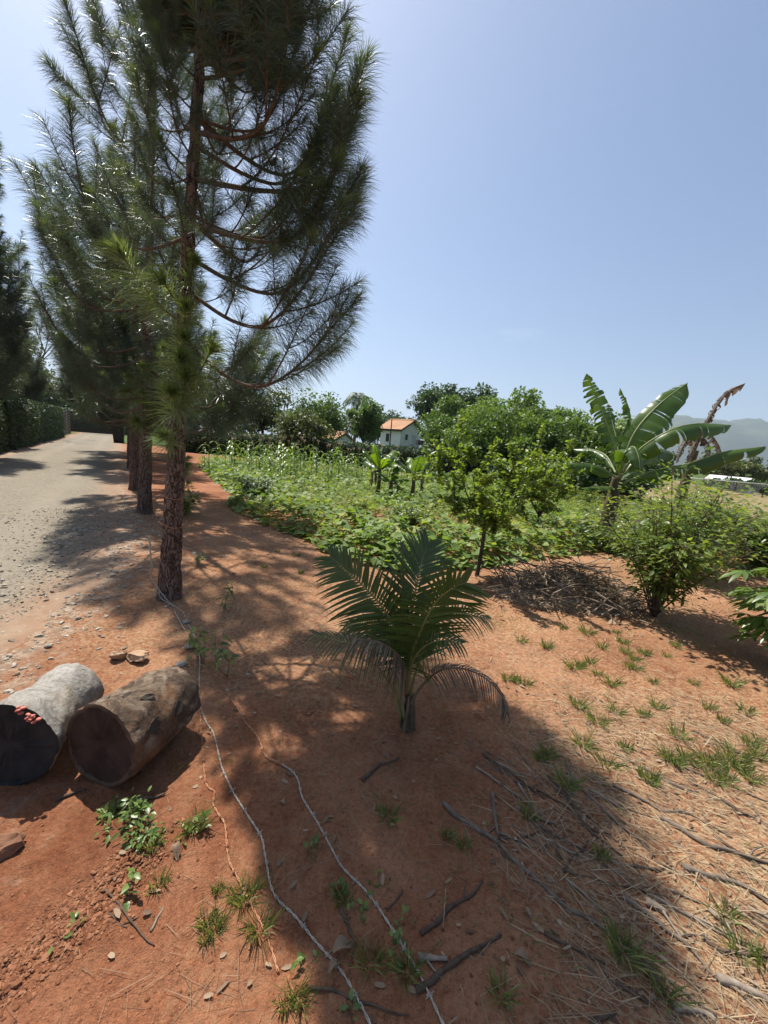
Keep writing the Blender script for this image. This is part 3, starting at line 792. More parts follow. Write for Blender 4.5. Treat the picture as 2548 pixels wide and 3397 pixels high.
# a bare tree over the left hedge
def bare_tree():
    rng = np.random.default_rng(9)
    b_ = (-27.5, 31.0); t = thing('bare_tree', 'leafless tree with fine bare twigs between the left pines', 'tree', (b_[0], b_[1], float(hgt(*b_))))
    g = Geo()
    def rec(p, d, l, r, lev):
        q = p + d * l; m_ = (p + q) / 2 + rng.normal(0, 0.06, 3) * l
        tube(g, resample([p, m_, q], 5), np.linspace(r, r * 0.6, 5), 5)
        if lev == 0: return
        for k in range(3 if lev > 1 else 4):
            rec(p + d * l * rng.uniform(0.6, 1.0), nrm(d + rng.normal(0, 0.45, 3) + np.array((0, 0, 0.12))), l * rng.uniform(0.55, 0.8), r * 0.55, lev - 1)
    rec(np.zeros(3), np.array((0, 0, 1.0)), 4.0, 0.14, 5)
    g.build('trunk', M['wood_grey'], t)
bare_tree()

# far coconut palm
def rachis_leaflets(geo, pts, nl, lmax, w, rng, up=(0, 0, 1), droop=0.5, fwd=0.55, prof=None, start=0.12, sides=(1, -1), mi=0, vee=0.25, lprof=None, out=None):
    p = resample(pts, 40); T = nrm(np.gradient(p, axis=0))
    for sgn in sides:
        t = np.linspace(start, 0.995, nl); f = t * 39; i = np.minimum(f.astype(int), 38); q = (f - i)[:, None]
        c = p[i] * (1 - q) + p[i + 1] * q; tt = T[i]
        s_ = nrm(np.cross(tt, np.asarray(up, float))) * sgn
        n_ = np.cross(s_, tt) * sgn
        fw = (fwd + 0.75 * smooth(0.7, 1.0, t))[:, None]
        d = nrm(s_ + tt * fw + n_ * vee + rng.normal(0, 0.06, (nl, 3)))
        ln = lmax * (np.interp(t, [0, 0.12, 0.35, 0.7, 1], [0.45, 0.7, 1.0, 0.82, 0.35]) if lprof is None else np.interp(t, lprof[0], lprof[1])) * rng.uniform(0.9, 1.08, nl)
        dr = droop * rng.uniform(0.7, 1.3, nl)
        pf = prof or [(0, 0.5), (0.15, 1.0), (0.45, 0.95), (0.75, 0.6), (1, 0)]
        if out is None:
            blades(geo, c, d, nrm(n_ + rng.normal(0, 0.12, n_.shape)), ln, w, pf, dr, 0.35, mi)
        else:
            for k in range(nl):
                gg = Geo(); blades(gg, c[k:k + 1], d[k:k + 1], nrm(n_[k:k + 1] + rng.normal(0, 0.12, (1, 3))), ln[k], w, pf, dr[k], 0.35, mi)
                out.append(gg)
    return p

def far_palm():
    rng = np.random.default_rng(77)
    b_ = place((-3.475,38.000,2.441)); t = thing('coconut_palm', 'far coconut palm with dark drooping crown above the slim tree', 'palm', (b_[0], b_[1], float(hgt(*b_)) - 0.05))
    g = Geo(); tube(g, resample([(0, 0, 0), (0.15, 0, 2.2), (0.1, 0, 4.2)], 10), np.linspace(0.17, 0.10, 10), 8); g.build('trunk', M['wood_grey'], t)
    for k in range(13):
        a = k * 2.4; el = rng.uniform(-0.1, 1.2); l_ = rng.uniform(1.5, 2.0); h = np.array((math.cos(a), math.sin(a), 0))
        pts = [np.array((0.1, 0, 4.15)), np.array((0.1, 0, 4.15)) + h * l_ * 0.45 * math.cos(el * 0.7) + np.array((0, 0, l_ * 0.5 * math.sin(el))), np.array((0.1, 0, 4.15)) + h * l_ * 0.9 + np.array((0, 0, l_ * (0.45 * math.sin(el) - 0.35)))]
        g = Geo(); rachis_leaflets(g, pts, 34, 0.55, 0.022, rng, droop=0.9)
        o = g.build('frond', M['tree_dark'], t)
        g = Geo(); tube(g, resample(pts, 10), np.linspace(0.022, 0.006, 10), 4); g.build('rachis', M['rachis'], o)
far_palm()

# ------------------------------------------------------------------ hedges
def hedge(name, label, a, b, thick, h, seed, n=9000, size=0.10, mat=None, dens_top=True):
    rng = np.random.default_rng(seed)
    a = np.array(a, float); b = np.array(b, float); d = nrm(b - a); nn = np.array((-d[1], d[0])); ln = np.linalg.norm(b - a)
    z0 = float(base_h(*((a + b) / 2))); t = thing(name, label, 'hedge', (a[0], a[1], z0 - 0.05), (0, 0, math.atan2(d[1], d[0])))
    g = Geo()
    nu = max(4, int(ln / 0.5)); us = np.linspace(0.08, ln - 0.08, nu)
    prof = np.array([(-0.5, 0), (-0.5, 0.75), (-0.38, 0.97), (0, 1), (0.38, 0.97), (0.5, 0.75), (0.5, 0)]) * np.array((thick * 0.86, h * 0.93))
    V = []
    for u in us:
        k = 1 + 0.10 * (rng.random(len(prof)) - 0.5)
        for q, (y_, z_) in enumerate(prof): V.append((u, y_ * k[q], z_ * (1 + 0.05 * (k[q] - 1))))
    m_ = len(prof); Q = [(i * m_ + j, i * m_ + j + 1, (i + 1) * m_ + j + 1, (i + 1) * m_ + j) for i in range(nu - 1) for j in range(m_ - 1)]
    V = np.array(V); c0 = V[:m_].mean(0); c1 = V[-m_:].mean(0); nV = len(V)
    V = np.vstack([V, c0, c1]); T = [(nV, j + 1, j) for j in range(m_ - 1)] + [(nV + 1, nV - m_ + j, nV - m_ + j + 1) for j in range(m_ - 1)]
    g.add(V, T, Q); g.build('core', M['hedge_core'], t)
    # leaves over the faces
    u = rng.uniform(0, ln, n); f = rng.random(n); per = 2 * h + thick
    s_ = f * per
    y_ = np.where(s_ < h, -thick / 2, np.where(s_ < h + thick, s_ - h - thick / 2, thick / 2))
    z_ = np.where(s_ < h, s_, np.where(s_ < h + thick, h, 2 * h + thick - s_))
    e = rng.random(n) < 0.06; ends = rng.random(n) < 0.5
    u = np.where(e, np.where(ends, 0, ln), u); y_ = np.where(e, rng.uniform(-thick / 2, thick / 2, n), y_); z_ = np.where(e, rng.uniform(0, h, n), z_)
    wob = 0.10 * (fbm(u * 1.6, z_ * 1.6 + y_ * 2, seed, 3) - 0.5)
    Nn = np.stack([np.where(e, np.where(ends, -1, 1), 0), np.where(s_ < h, -1, np.where(s_ < h + thick, 0, 1)) * 1.0, ((s_ >= h) & (s_ < h + thick)) * 1.0], 1)
    P = np.stack([u, y_, z_], 1) + Nn * (wob + rng.uniform(-0.07, 0.05, n))[:, None]
    g = Geo(); D = nrm(Nn * 0.6 + rdir(rng, n)); s2 = size * rng.uniform(0.6, 1.3, n)
    blades(g, P, D, nrm(Nn + rdir(rng, n) * 0.7), s2, s2 * 0.32, LEAF4, 0.1, 0.2)
    g.build('foliage', mat or M['hedge'], t)
    return t

hedge('hedge', 'dark hedge closing the view behind the road gate', ROW0 + RD * 56 - RN * 4, ROW0 + RD * 56 + RN * 9, 1.2, 2.6, 405, 9000, 0.16)
hedge('hedge', 'long dark hedge behind the corn, below the white house', (-14.6, 26.6), (5.2, 24.6), 1.1, 1.55, 401, 15000, 0.13)
hedge('hedge', 'dark hedge bank running right from under the house to the thicket', (5.3, 24.8), (12.5, 22.6), 1.0, 1.3, 402, 6000, 0.13)
pA = ROW0 + RN * 4.75
hedge('hedge', 'tall clipped hedge cut off by the left edge, before the gap', pA + RD * 6.5, pA + RD * 18.2, 0.9, 2.0, 403, 14000, 0.09)
hedge('hedge', 'tall clipped hedge beside the road beyond the gap', pA + RD * 19.0, pA + RD * 37.5, 1.0, 2.3, 404, 15000, 0.11)

def gap_post():
    p = ROW0 + RN * 4.55 + RD * 18.6
    t = thing('gate_post', 'slim white post in the gap between the left hedges', 'post', (p[0], p[1], float(base_h(*p)) - 0.05))
    g = Geo(); box(g, (-0.06, -0.06, 0), (0.06, 0.06, 1.1)); g.build('shaft', M['white_wall'], t, flat=True)
    g = Geo(); box(g, (-0.08, -0.08, 1.1), (0.08, 0.08, 1.16)); g.build('cap', M['white_wall'], t, flat=True)

M['white_wall'] = solid('white_wall', (0.62, 0.62, 0.60), (0.78, 0.78, 0.76), 3.0, 0.85, 0.003, 30)
M['roof_tile'] = solid('roof_tile', (0.44, 0.225, 0.115), (0.60, 0.36, 0.21), 5.0, 0.8)
M['dark_void'] = solid('dark_void', (0.010, 0.012, 0.014), (0.022, 0.024, 0.026), 4.0, 0.35)
M['door_white'] = solid('door_paint', (0.45, 0.48, 0.50), (0.56, 0.58, 0.60), 3.0, 0.6)
M['iron'] = solid('black_iron', (0.012, 0.012, 0.013), (0.035, 0.033, 0.032), 12.0, 0.6)
M['white_rail'] = solid('white_rail', (0.70, 0.70, 0.68), (0.80, 0.80, 0.78), 6.0, 0.5)
M['chain'] = solid('chain_wire', (0.10, 0.10, 0.105), (0.18, 0.18, 0.185), 20.0, 0.5, 0, None, 3, None, 0.5, 0.5)
gap_post()

# ------------------------------------------------------------------ gate across the end of the road
def road_gate():
    c = ROW0 + RD * 51.0 + RN * 2.2
    t = thing('road_gate', 'dark timber slat gate closing the far end of the road', 'gate', (c[0], c[1], float(base_h(*c)) - 0.03), (0, 0, math.atan2(RN[1], RN[0])))
    sl = Geo(); box(sl, (-0.045, -0.02, 0.10), (0.045, 0.02, 2.1)); sm = sl.mesh('slat', M['wood_dark'], True)
    for k in range(34):
        put('slat', sm, t, (-2.9 + k * 0.175, 0, 0))
    for z in (0.35, 1.1, 1.85):
        g = Geo(); box(g, (-3.0, 0.022, z - 0.05), (3.0, 0.07, z + 0.05)); g.build('rail', M['wood_dark'], t, flat=True)
    for x in (-3.15, 3.15):
        g = Geo(); box(g, (x - 0.12, -0.12, 0), (x + 0.12, 0.12, 2.35)); g.build('post', M['white_wall'], t, flat=True)
road_gate()

def side_fence():
    c = ROW0 + RD * 38.2 + RN * 4.7
    t = thing('board_fence', 'brown horizontal board fence after the left hedge, by the gate', 'fence', (c[0], c[1], float(base_h(*c)) - 0.03), (0, 0, math.atan2(RD[1], RD[0])))
    for k in range(8):
        g = Geo(); box(g, (0, -0.02, 0.08 + k * 0.27), (9.5, 0.02, 0.30 + k * 0.27)); g.build('board', M['wood_brown'], t, flat=True)
    for x in (0, 3.15, 6.3, 9.45):
        g = Geo(); box(g, (x - 0.06, 0.022, 0), (x + 0.06, 0.14, 2.3)); g.build('post', M['wood_dark'], t, flat=True)
side_fence()

def bin_():
    p = ROW0 + RD * 33.0 + RN * 0.55
    t = thing('trash_bin', 'black bin standing at the right road edge behind the pine trunks', 'bin', (p[0], p[1], float(base_h(*p)) - 0.02), (0, 0, 0.5))
    g = Geo(); V = []
    for z, s in ((0, 0.30), (1.15, 0.40)): V += [(-s, -s, z), (s, -s, z), (s, s, z), (-s, s, z)]
    g.add(V, None, [(0, 3, 2, 1), (4, 5, 6, 7), (0, 1, 5, 4), (1, 2, 6, 5), (2, 3, 7, 6), (3, 0, 4, 7)]); g.build('body', M['iron'], t, flat=True)
    g = Geo(); box(g, (-0.44, -0.44, 1.15), (0.44, 0.46, 1.24)); g.build('lid', M['iron'], t, flat=True)
    for x in (-0.3, 0.3):
        g = Geo(); tube(g, [(x - 0.03, 0.33, 0.1), (x + 0.03, 0.33, 0.1)], 0.1, 12); g.build('wheel', M['iron'], t, flat=True)
bin_()

# ------------------------------------------------------------------ white house with tiled roof
def house(name, label, loc, rz, lu, lv, wh, rise, over=0.38, detail=True):
    """corner at the origin, eave wall along -x, gable wall along +y, ridge parallel to x"""
    t = thing(name, label, 'house', loc, (0, 0, rz))
    g = Geo(); hv = lv / 2
    V = [(0, 0, 0), (-lu, 0, 0), (-lu, lv, 0), (0, lv, 0), (0, 0, wh), (-lu, 0, wh), (-lu, lv, wh), (0, lv, wh), (0, hv, wh + rise), (-lu, hv, wh + rise)]
    g.add(V, [(4, 8, 7), (5, 6, 9)], [(0, 4, 5, 1), (0, 3, 7, 4), (3, 2, 6, 7), (2, 1, 5, 6)])
    g.build('wall', M['white_wall'], t, flat=True)
    sl = rise / hv
    rf = None
    for sgn in (0, 1):
        g = Geo(); nuu = 84; nvv = 9; xs = np.linspace(-lu - over, over, nuu)
        V = []; 
        for j in range(nvv):
            u = j / (nvv - 1); y_ = -over + (hv + over) * u; z_ = wh + 0.10 + sl * y_
            for step in (0, 1):
                if j == 0 and step == 0: continue
                for i, x in enumerate(xs):
                    zz = z_ + 0.035 * abs(math.sin(math.pi * (x + lu) / 0.24)) + (0.045 if step else 0.0)
                    V.append((x, y_ if not sgn else lv - y_, zz))
        rows_ = len(V) // nuu
        Q = [(r * nuu + i, r * nuu + i + 1, (r + 1) * nuu + i + 1, (r + 1) * nuu + i) for r in range(rows_ - 1) for i in range(nuu - 1)]
        g.add(V, None, Q); o = g.build('roof', M['roof_tile'], t, flat=True)
        y0 = -over; y1 = hv; f_ = (lambda y_: y_) if not sgn else (lambda y_: lv - y_)
        za = wh + sl * y0; zb = wh + sl * y1
        for x0, x1 in ((-lu - over, -lu - over + 0.08), (over - 0.08, over)):
            g = Geo(); V = [(x, f_(y_), z_) for x in (x0, x1) for y_, z_ in ((y0, za - 0.09), (y1, zb - 0.09), (y1, zb + 0.08), (y0, za + 0.08))]
            g.add(V, None, [(0, 1, 2, 3), (7, 6, 5, 4), (0, 4, 5, 1), (3, 2, 6, 7), (0, 3, 7, 4), (1, 5, 6, 2)])
            g.build('bargeboard', M['wood_dark'], o, flat=True)
        g = Geo(); V = [(-lu - over, f_(y0), za - 0.10), (over, f_(y0), za - 0.10), (over, f_(y0), za + 0.09), (-lu - over, f_(y0), za + 0.09), (-lu - over, f_(y0 + 0.06), za - 0.10), (over, f_(y0 + 0.06), za - 0.10), (over, f_(y0 + 0.06), za + 0.09), (-lu - over, f_(y0 + 0.06), za + 0.09)]
        g.add(V, None, [(0, 1, 2, 3), (7, 6, 5, 4), (0, 4, 5, 1), (3, 2, 6, 7), (0, 3, 7, 4), (1, 5, 6, 2)]); g.build('fascia', M['wood_dark'], o, flat=True)
    g = Geo(); tube(g, resample([(-lu - over, hv, wh + rise + 0.15), (over, hv, wh + rise + 0.15)], 6), 0.10, 8); g.build('ridge_tile', M['roof_tile'], t)
    if detail:
        def opening(nm, x0, x1, z0, z1, face, m_):
            g = Geo(); f = Geo(); p = Geo(); w_ = 0.06
            if face == 'eave':
                box(p, (x0, -0.012, z0), (x1, -0.006, z1)); bars = [((x0 - w_, -0.05, z0 - w_), (x1 + w_, -0.001, z0)), ((x0 - w_, -0.05, z1), (x1 + w_, -0.001, z1 + w_)), ((x0 - w_, -0.05, z0), (x0, -0.001, z1)), ((x1, -0.05, z0), (x1 + w_, -0.001, z1))]
            else:
                box(p, (0.006, x0, z0), (0.012, x1, z1)); bars = [((0.001, x0 - w_, z0 - w_), (0.05, x1 + w_, z0)), ((0.001, x0 - w_, z1), (0.05, x1 + w_, z1 + w_)), ((0.001, x0 - w_, z0), (0.05, x0, z1)), ((0.001, x1, z0), (0.05, x1 + w_, z1))]
            o = p.build(nm, m_, t, flat=True)
            for lo, hi in bars: box(f, lo, hi)
            f.build('frame', M['white_wall'], o, flat=True)
            return o
        opening('window', -2.35, -1.75, 0.85, 1.85, 'eave', M['dark_void'])
        opening('window', 0.95, 1.50, 1.25, 1.95, 'gable', M['dark_void'])
        d = opening('door', 2.35, 3.30, 0.05, 1.95, 'gable', M['door_white'])
        g = Geo(); box(g, (0.012, 3.15, 0.95), (0.06, 3.20, 1.05)); g.build('handle', M['iron'], d, flat=True)
        # porch roof on the far side
        g = Geo(); V = [(0.2, lv, wh - 0.1), (-lu, lv, wh - 0.1), (-lu, lv + 1.6, wh - 0.55), (0.2, lv + 1.6, wh - 0.55)]
        V = V + [(a, b_, c - 0.08) for a, b_, c in V]
        g.add(V, None, [(0, 1, 2, 3), (7, 6, 5, 4), (0, 3, 7, 4), (2, 1, 5, 6), (3, 2, 6, 7)]); g.build('porch_roof', M['wood_dark'], t, flat=True)
    return t

hb = (1.210,50.000,1.001)
house('small_house', 'small white house with orange tiled roof on the bank behind the hedge', (hb[0], hb[1], float(hgt(hb[0], hb[1])) + 0.05), R(-40), 3.3, 4.3, 2.5, 1.15)
hb2 = (-6.396,46.000,1.009)
house('small_house', 'low house with a little tiled roof mostly hidden by trees', (hb2[0], hb2[1], float(hgt(hb2[0], hb2[1])) - 0.9), R(-35), 3.2, 3.2, 1.5, 0.75, 0.3, False)
def pole(label, p, h, lean):
    t = thing('utility_pole', label, 'pole', (p[0], p[1], float(hgt(p[0], p[1])) - 0.1))
    g = Geo(); tube(g, resample([(0, 0, 0), (lean * 0.5, 0, h * 0.5), (lean, 0, h)], 6), np.linspace(0.075, 0.05, 6), 8); g.build('shaft', M['wood_dark'], t)
    g = Geo(); tube(g, [(lean - 0.16, 0, h - 0.12), (lean + 0.16, 0, h - 0.12)], 0.03, 6); g.build('crossarm', M['wood_dark'], t)
pole('dark pole standing in front of the white house window', (-0.020,44.000,1.156), 3.9, 0.0)
pole('dark pole at the left end of the white house', (-1.535,49.000,1.426), 2.9, 0.1)
pole('dark pole rising beside the little hidden tiled roof', (-5.933,40.000,1.054), 3.1, 0.0)
def stair():
    b_ = (2.889,44.000,0.799); t = thing('stair_rail', 'black iron stair rail in front of the white house door', 'railing', (b_[0], b_[1], float(hgt(b_[0], b_[1]))), (0, 0, R(20)))
    for z in (0.35, 0.65, 0.95):
        g = Geo(); tube(g, [(-1.4, 0, z - 0.6), (0.6, 0, z + 0.25), (1.3, 0, z + 0.25)], 0.025, 5); g.build('rail', M['iron'], t)
    for x, z0, z1 in ((-1.4, -0.7, 0.4), (-0.4, -0.35, 0.8), (0.6, 0.0, 1.22), (1.3, 0.0, 1.22)):
        g = Geo(); tube(g, [(x, 0, z0), (x, 0, z1)], 0.025, 5); g.build('post', M['iron'], t)
    g = Geo(); box(g, (0.35, 0.3, 0.75), (1.15, 0.9, 1.30)); g.build('landing_box', M['iron'], t, flat=True)
stair()

# ------------------------------------------------------------------ wire fence, white shed on the right
def chain_fence():
    a = np.array((18.660,29.000,-0.971)[:2]); b_ = np.array((36.0, 31.5)); ln = float(np.linalg.norm(b_ - a)); d = nrm(b_ - a)
    t = thing('chain_link_fence', 'low chain link fence with a white top rail at the right', 'fence', (a[0], a[1], 0.0), (0, 0, math.atan2(d[1], d[0])))
    g = Geo(); tube(g, [(0, 0, 1.12), (ln, 0, 1.12)], 0.034, 6); g.build('top_rail', M['white_rail'], t)
    g = Geo(); n = int(ln / 0.16)
    for k in range(n + 6):
        x = k * 0.16 - 0.9
        for s in (1, -1):
            x0, x1 = (x, x + 0.95) if s > 0 else (x + 0.95, x)
            tube(g, [(x0, 0.006 * s, 0.06), (x1, 0.006 * s, 1.06)], 0.008, 3, False)
    g.build('mesh', M['chain'], t, kind='stuff')
    k = 0; x = 0.0
    pg = Geo(); tube(pg, [(0, 0.05, -0.2), (0, 0.05, 1.1)], 0.04, 8); pm = pg.mesh('post', M['iron'])
    while x < ln:
        put('post', pm, t, (x, 0, 0)); x += 2.6
chain_fence()
def shed():
    c = (34.280,40.000,0.932); t = thing('shed', 'far white shed roof beyond the wire fence', 'shed', (c[0], c[1], -0.05), (0, 0, R(-25)))
    g = Geo(); box(g, (-1.5, -1.2, 0), (1.5, 1.2, 1.05)); g.build('wall', M['white_wall'], t, flat=True)
    g = Geo(); V = [(-1.7, -1.4, 1.06), (1.7, -1.4, 1.06), (1.7, 1.4, 1.06), (-1.7, 1.4, 1.06), (-1.7, 0, 1.5), (1.7, 0, 1.5)]
    g.add(V, [(0, 4, 3), (1, 2, 5)], [(0, 1, 5, 4), (3, 4, 5, 2), (0, 3, 2, 1)]); g.build('roof', M['white_rail'], t, flat=True)
    g = Geo(); box(g, (-0.5, -1.23, 0), (0.4, -1.205, 1.0)); g.build('door', M['door_white'], t, flat=True)
shed()
bg_tree('shrub', 'dark shrubs just behind the chain link fence', (27.0, 31.2), 1.25, (4.5, 0.8, 0.55), DK, 391, 40, 5200, 0.17, 0.03, None, 'shrub')
bg_tree('shrub', 'yellow green shrub at the right edge behind the white rail', (37.5, 35.2), 2.6, (1.8, 1.4, 1.0), LT, 392, 20, 2500, 0.2, 0.05, None, 'shrub')

# ------------------------------------------------------------------ vegetable patch
def patch_points(rng, n):
    lo = PATCH.min(0); hi = PATCH.max(0); out = np.zeros((0, 2))
    while len(out) < n:
        # denser near the viewer, where leaves show largest
        x = rng.uniform(lo[0], hi[0], n * 3); y = lo[1] + (hi[1] - lo[1]) * rng.random(n * 3) ** 1.5
        k = inside(PATCH, x, y); out = np.vstack([out, np.stack([x[k], y[k]], 1)])
    return out[:n]

def patch_edge(p):
    d = np.full(len(p), 1e9)
    for i in range(18):
        a = PATCH[i]; b_ = PATCH[i + 1] if i + 1 < len(PATCH) else PATCH[0]; ab = b_ - a
        u = np.clip(((p - a) @ ab) / (ab @ ab), 0, 1); d = np.minimum(d, np.linalg.norm(p - a - u[:, None] * ab, axis=1))
    return d

def squash():
    rng = np.random.default_rng(500)
    p = patch_points(rng, 26000); e = patch_edge(p)
    keep = (rng.random(len(p)) < np.where(e < 1.6, 1.0, 0.3)) & (p[:, 0] < 5.5) & (fbm(p[:, 0] * 0.9, p[:, 1] * 0.9, 51, 2) > 0.22)
    p = p[keep][:11000]; e = e[keep][:11000]; n = len(p)
    h = (0.06 + 0.26 * smooth(0.0, 0.5, e)) * rng.uniform(0.4, 1.15, n) * (0.55 + 0.9 * fbm(p[:, 0] * 2, p[:, 1] * 2, 52, 2))
    base = np.stack([p[:, 0], p[:, 1], base_h(p[:, 0], p[:, 1])], 1)
    az = rng.uniform(0, 6.28, n); D = np.stack([np.cos(az), np.sin(az), rng.uniform(-0.35, 0.35, n)], 1)
    s = rng.uniform(0.07, 0.155, n)
    P = base + np.array((0, 0, 1)) * h[:, None]
    N_ = nrm(np.array((0, 0, 1.0)) + rdir(rng, n) * 0.55)
    g = Geo()
    lob = [(0, 0.25), (0.06, 0.75), (0.22, 0.92), (0.38, 0.72), (0.52, 0.95), (0.72, 0.62), (0.84, 0.5), (1, 0)]
    blades(g, P - nrm(D) * (s * 0.3)[:, None], D, N_, s, s * 0.55, lob, 0.18, 0.22)
    g.build('squash_vines', M['squash'], kind='stuff', label='sprawling squash vines with pale green lobed leaves edging the bare soil', cat='ground cover')
    g = Geo()
    for k in rng.permutation(n)[:900]:
        tube(g, [base[k] + rng.normal(0, 0.03, 3) * (1, 1, 0), P[k]], 0.004, 3, False)
    return
squash()

def weeds():
    rng = np.random.default_rng(510)
    p = patch_points(rng, 3600); e = patch_edge(p)
    p = p[(e > 0.2)]; n = len(p)
    hgts = (0.08 + 0.30 * fbm(p[:, 0] * 0.7, p[:, 1] * 0.7, 53, 3)) * rng.uniform(0.5, 1.35, n)
    per = 30
    k = np.repeat(np.arange(n), per); m_ = len(k)
    u = rng.random(m_) ** 0.7; az = rng.uniform(0, 6.28, m_); rr = rng.random(m_) * 0.14 * (0.4 + hgts[k] * 1.6)
    P = np.stack([p[k, 0] + np.cos(az) * rr, p[k, 1] + np.sin(az) * rr, base_h(p[k, 0], p[k, 1]) + hgts[k] * u], 1)
    D = nrm(np.stack([np.cos(az), np.sin(az), rng.uniform(-0.3, 0.9, m_)], 1)); s = rng.uniform(0.035, 0.095, m_)
    g = Geo(); blades(g, P, D, nrm(np.array((0, 0, 1.0)) + rdir(rng, m_) * 0.6), s, s * rng.uniform(0.16, 0.34, m_), LEAF4, 0.2, 0.2)
    g.build('weed_cover', M['weed'], kind='stuff', label='low green weeds filling the vegetable patch behind the vines', cat='ground cover')
weeds()
def tall_weeds():
    rng = np.random.default_rng(515)
    p = patch_points(rng, 170); p = p[patch_edge(p) > 0.5]; n = len(p); per = 110
    k = np.repeat(np.arange(n), per); m_ = len(k); hh = rng.uniform(0.22, 0.55, n); w_ = rng.uniform(0.10, 0.24, n)
    u = rng.random(m_) ** 0.6; az = rng.uniform(0, 6.28, m_); rr = np.sqrt(rng.random(m_)) * w_[k] * (1.1 - 0.6 * u)
    P = np.stack([p[k, 0] + np.cos(az) * rr, p[k, 1] + np.sin(az) * rr, base_h(p[k, 0], p[k, 1]) + hh[k] * u], 1)
    D = nrm(np.stack([np.cos(az), np.sin(az), rng.uniform(-0.5, 0.6, m_)], 1)); s = rng.uniform(0.05, 0.10, m_); g = Geo()
    blades(g, P, D, nrm(np.array((0, 0, 1.0)) + rdir(rng, m_) * 0.5), s, s * 0.15, LANCE, 0.35, 0.2)
    g.build('tall_weeds', M['bush'], kind='stuff', label='taller narrow leaved weeds standing in clumps among the vines', cat='ground cover')
tall_weeds()

def shrub(name, label, base, height, spread, nstem, nleaf, leaf, mat, seed, lw=0.22, cat='shrub', group=None, wood='wood_brown', stem_r=0.008, low=0.2, droop=0.25, prof=LANCE, whorl=0):
    """several stems from the base, leaves along their upper parts"""
    rng = np.random.default_rng(seed)
    t = thing(name, label, cat, P3(base, -0.02), None, None, group)
    w = Geo(); lf = Geo(); per = max(1, nleaf // nstem)
    for k in range(nstem):
        a = rng.uniform(0, 6.28); r_ = spread * math.sqrt(rng.random()); top = np.array((math.cos(a) * r_, math.sin(a) * r_, height * rng.uniform(0.6, 1.0) * (1 - 0.25 * (r_ / max(spread, 1e-6)) ** 2)))
        mid = top * np.array((0.35, 0.35, 0.5)) + rng.normal(0, 0.03, 3)
        st = resample([(rng.normal(0, 0.012), rng.normal(0, 0.012), 0), mid, top], 12)
        tube(w, st, np.linspace(stem_r, stem_r * 0.3, 12), 5)
        u = low + (1 - low) * rng.random(per) ** 0.75; f = u * 11; i = np.minimum(f.astype(int), 10); q = (f - i)[:, None]
        c = st[i] * (1 - q) + st[i + 1] * q
        az = rng.uniform(0, 6.28, per); D = nrm(np.stack([np.cos(az), np.sin(az), rng.uniform(-0.35, 0.75, per)], 1))
        off = (rng.random(per) ** 1.0 * spread * 0.30 * (0.5 + u))[:, None]
        P = c + D * off
        s = leaf * rng.uniform(0.6, 1.25, per)
        blades(lf, P, nrm(D + rdir(rng, per) * 0.35), nrm(np.array((0, 0, 1.0)) + rdir(rng, per) * 0.5), s, s * lw, prof, droop, 0.2)
        for z in range(0, per, 6):
            tube(w, [c[z], P[z]], stem_r * 0.22, 3, False)
    w.build('stem', M[wood], t); lf.build('foliage', mat, t)
    return t

shrub('shrub', 'dark leafy shrub at the left tip of the patch, in tree shade', (-3.104,9.110), 0.75, 0.5, 14, 1100, 0.085, M['tree_dark'], 520)
shrub('shrub', 'small leafy bush among the weeds behind the coconut palm', (0.476,7.304), 0.62, 0.42, 14, 1300, 0.085, M['bush'], 521)
shrub('shrub', 'leafy weeds beside the small banana plants', (-0.668,8.195), 0.5, 0.45, 12, 900, 0.08, M['weed'], 522)

# corn
def corn_plant(seed):
    rng = np.random.default_rng(seed)
    t = thing('corn_plant', 'green corn plant in the rows before the dark hedge', 'corn', (0, 0, 0), None, None, 'corn plants in rows before the hedge')
    h = 1.35; g = Geo(); tube(g, resample([(0, 0, 0), (0.02, 0.01, h * 0.5), (0, 0, h)], 8), np.linspace(0.016, 0.006, 8), 6); g.build('stalk', M['corn'], t)
    for k in range(9):
        z = 0.15 + h * 0.85 * k / 9; a = k * math.pi + rng.uniform(-0.5, 0.5); l_ = 0.62 * (1 - abs(k - 4.5) / 11)
        d = np.array((math.cos(a), math.sin(a), 0)); s_ = np.array((-d[1], d[0], 0)); V = []; ns = 7
        for q in range(ns):
            u = q / (ns - 1); c = np.array((0, 0, z)) + d * l_ * (u * 0.85) + np.array((0, 0, l_ * (0.9 * u - 1.25 * u * u))); w_ = 0.038 * math.sin(math.pi * min(1, 0.15 + u * 0.85)) + 0.001
            V += [c - s_ * w_, c + np.array((0, 0, -0.008)), c + s_ * w_]
        Q = [(q * 3 + j, q * 3 + j + 1, q * 3 + j + 4, q * 3 + j + 3) for q in range(ns - 1) for j in range(2)]
        g = Geo(); g.add(V, None, Q); g.build('leaf', M['corn'], t)
    g = Geo()
    for k in range(7):
        a = k * 0.9; d = np.array((math.cos(a) * 0.35, math.sin(a) * 0.35, 1)); tube(g, [(0, 0, h - 0.02), np.array((0, 0, h - 0.02)) + d * 0.17], 0.004, 3)
    g.build('tassel', M['straw'], t)
    return t
rngc = np.random.default_rng(530)
protos = [corn_plant(531 + i) for i in range(3)]
spots = []
for r_ in range(6):
    y0 = 14.2 + r_ * 0.95
    for k in range(17):
        x = -7.4 + r_ * 0.15 + k * 0.45 + rngc.normal(0, 0.08); y = y0 + rngc.normal(0, 0.1) - 0.12 * (x + 4) + 0.02 * (x + 4) ** 2
        if rngc.random() < 0.86 and not (r_ == 0 and x > -3.0) and not (r_ == 1 and x > -1.0): spots.append((x, y))
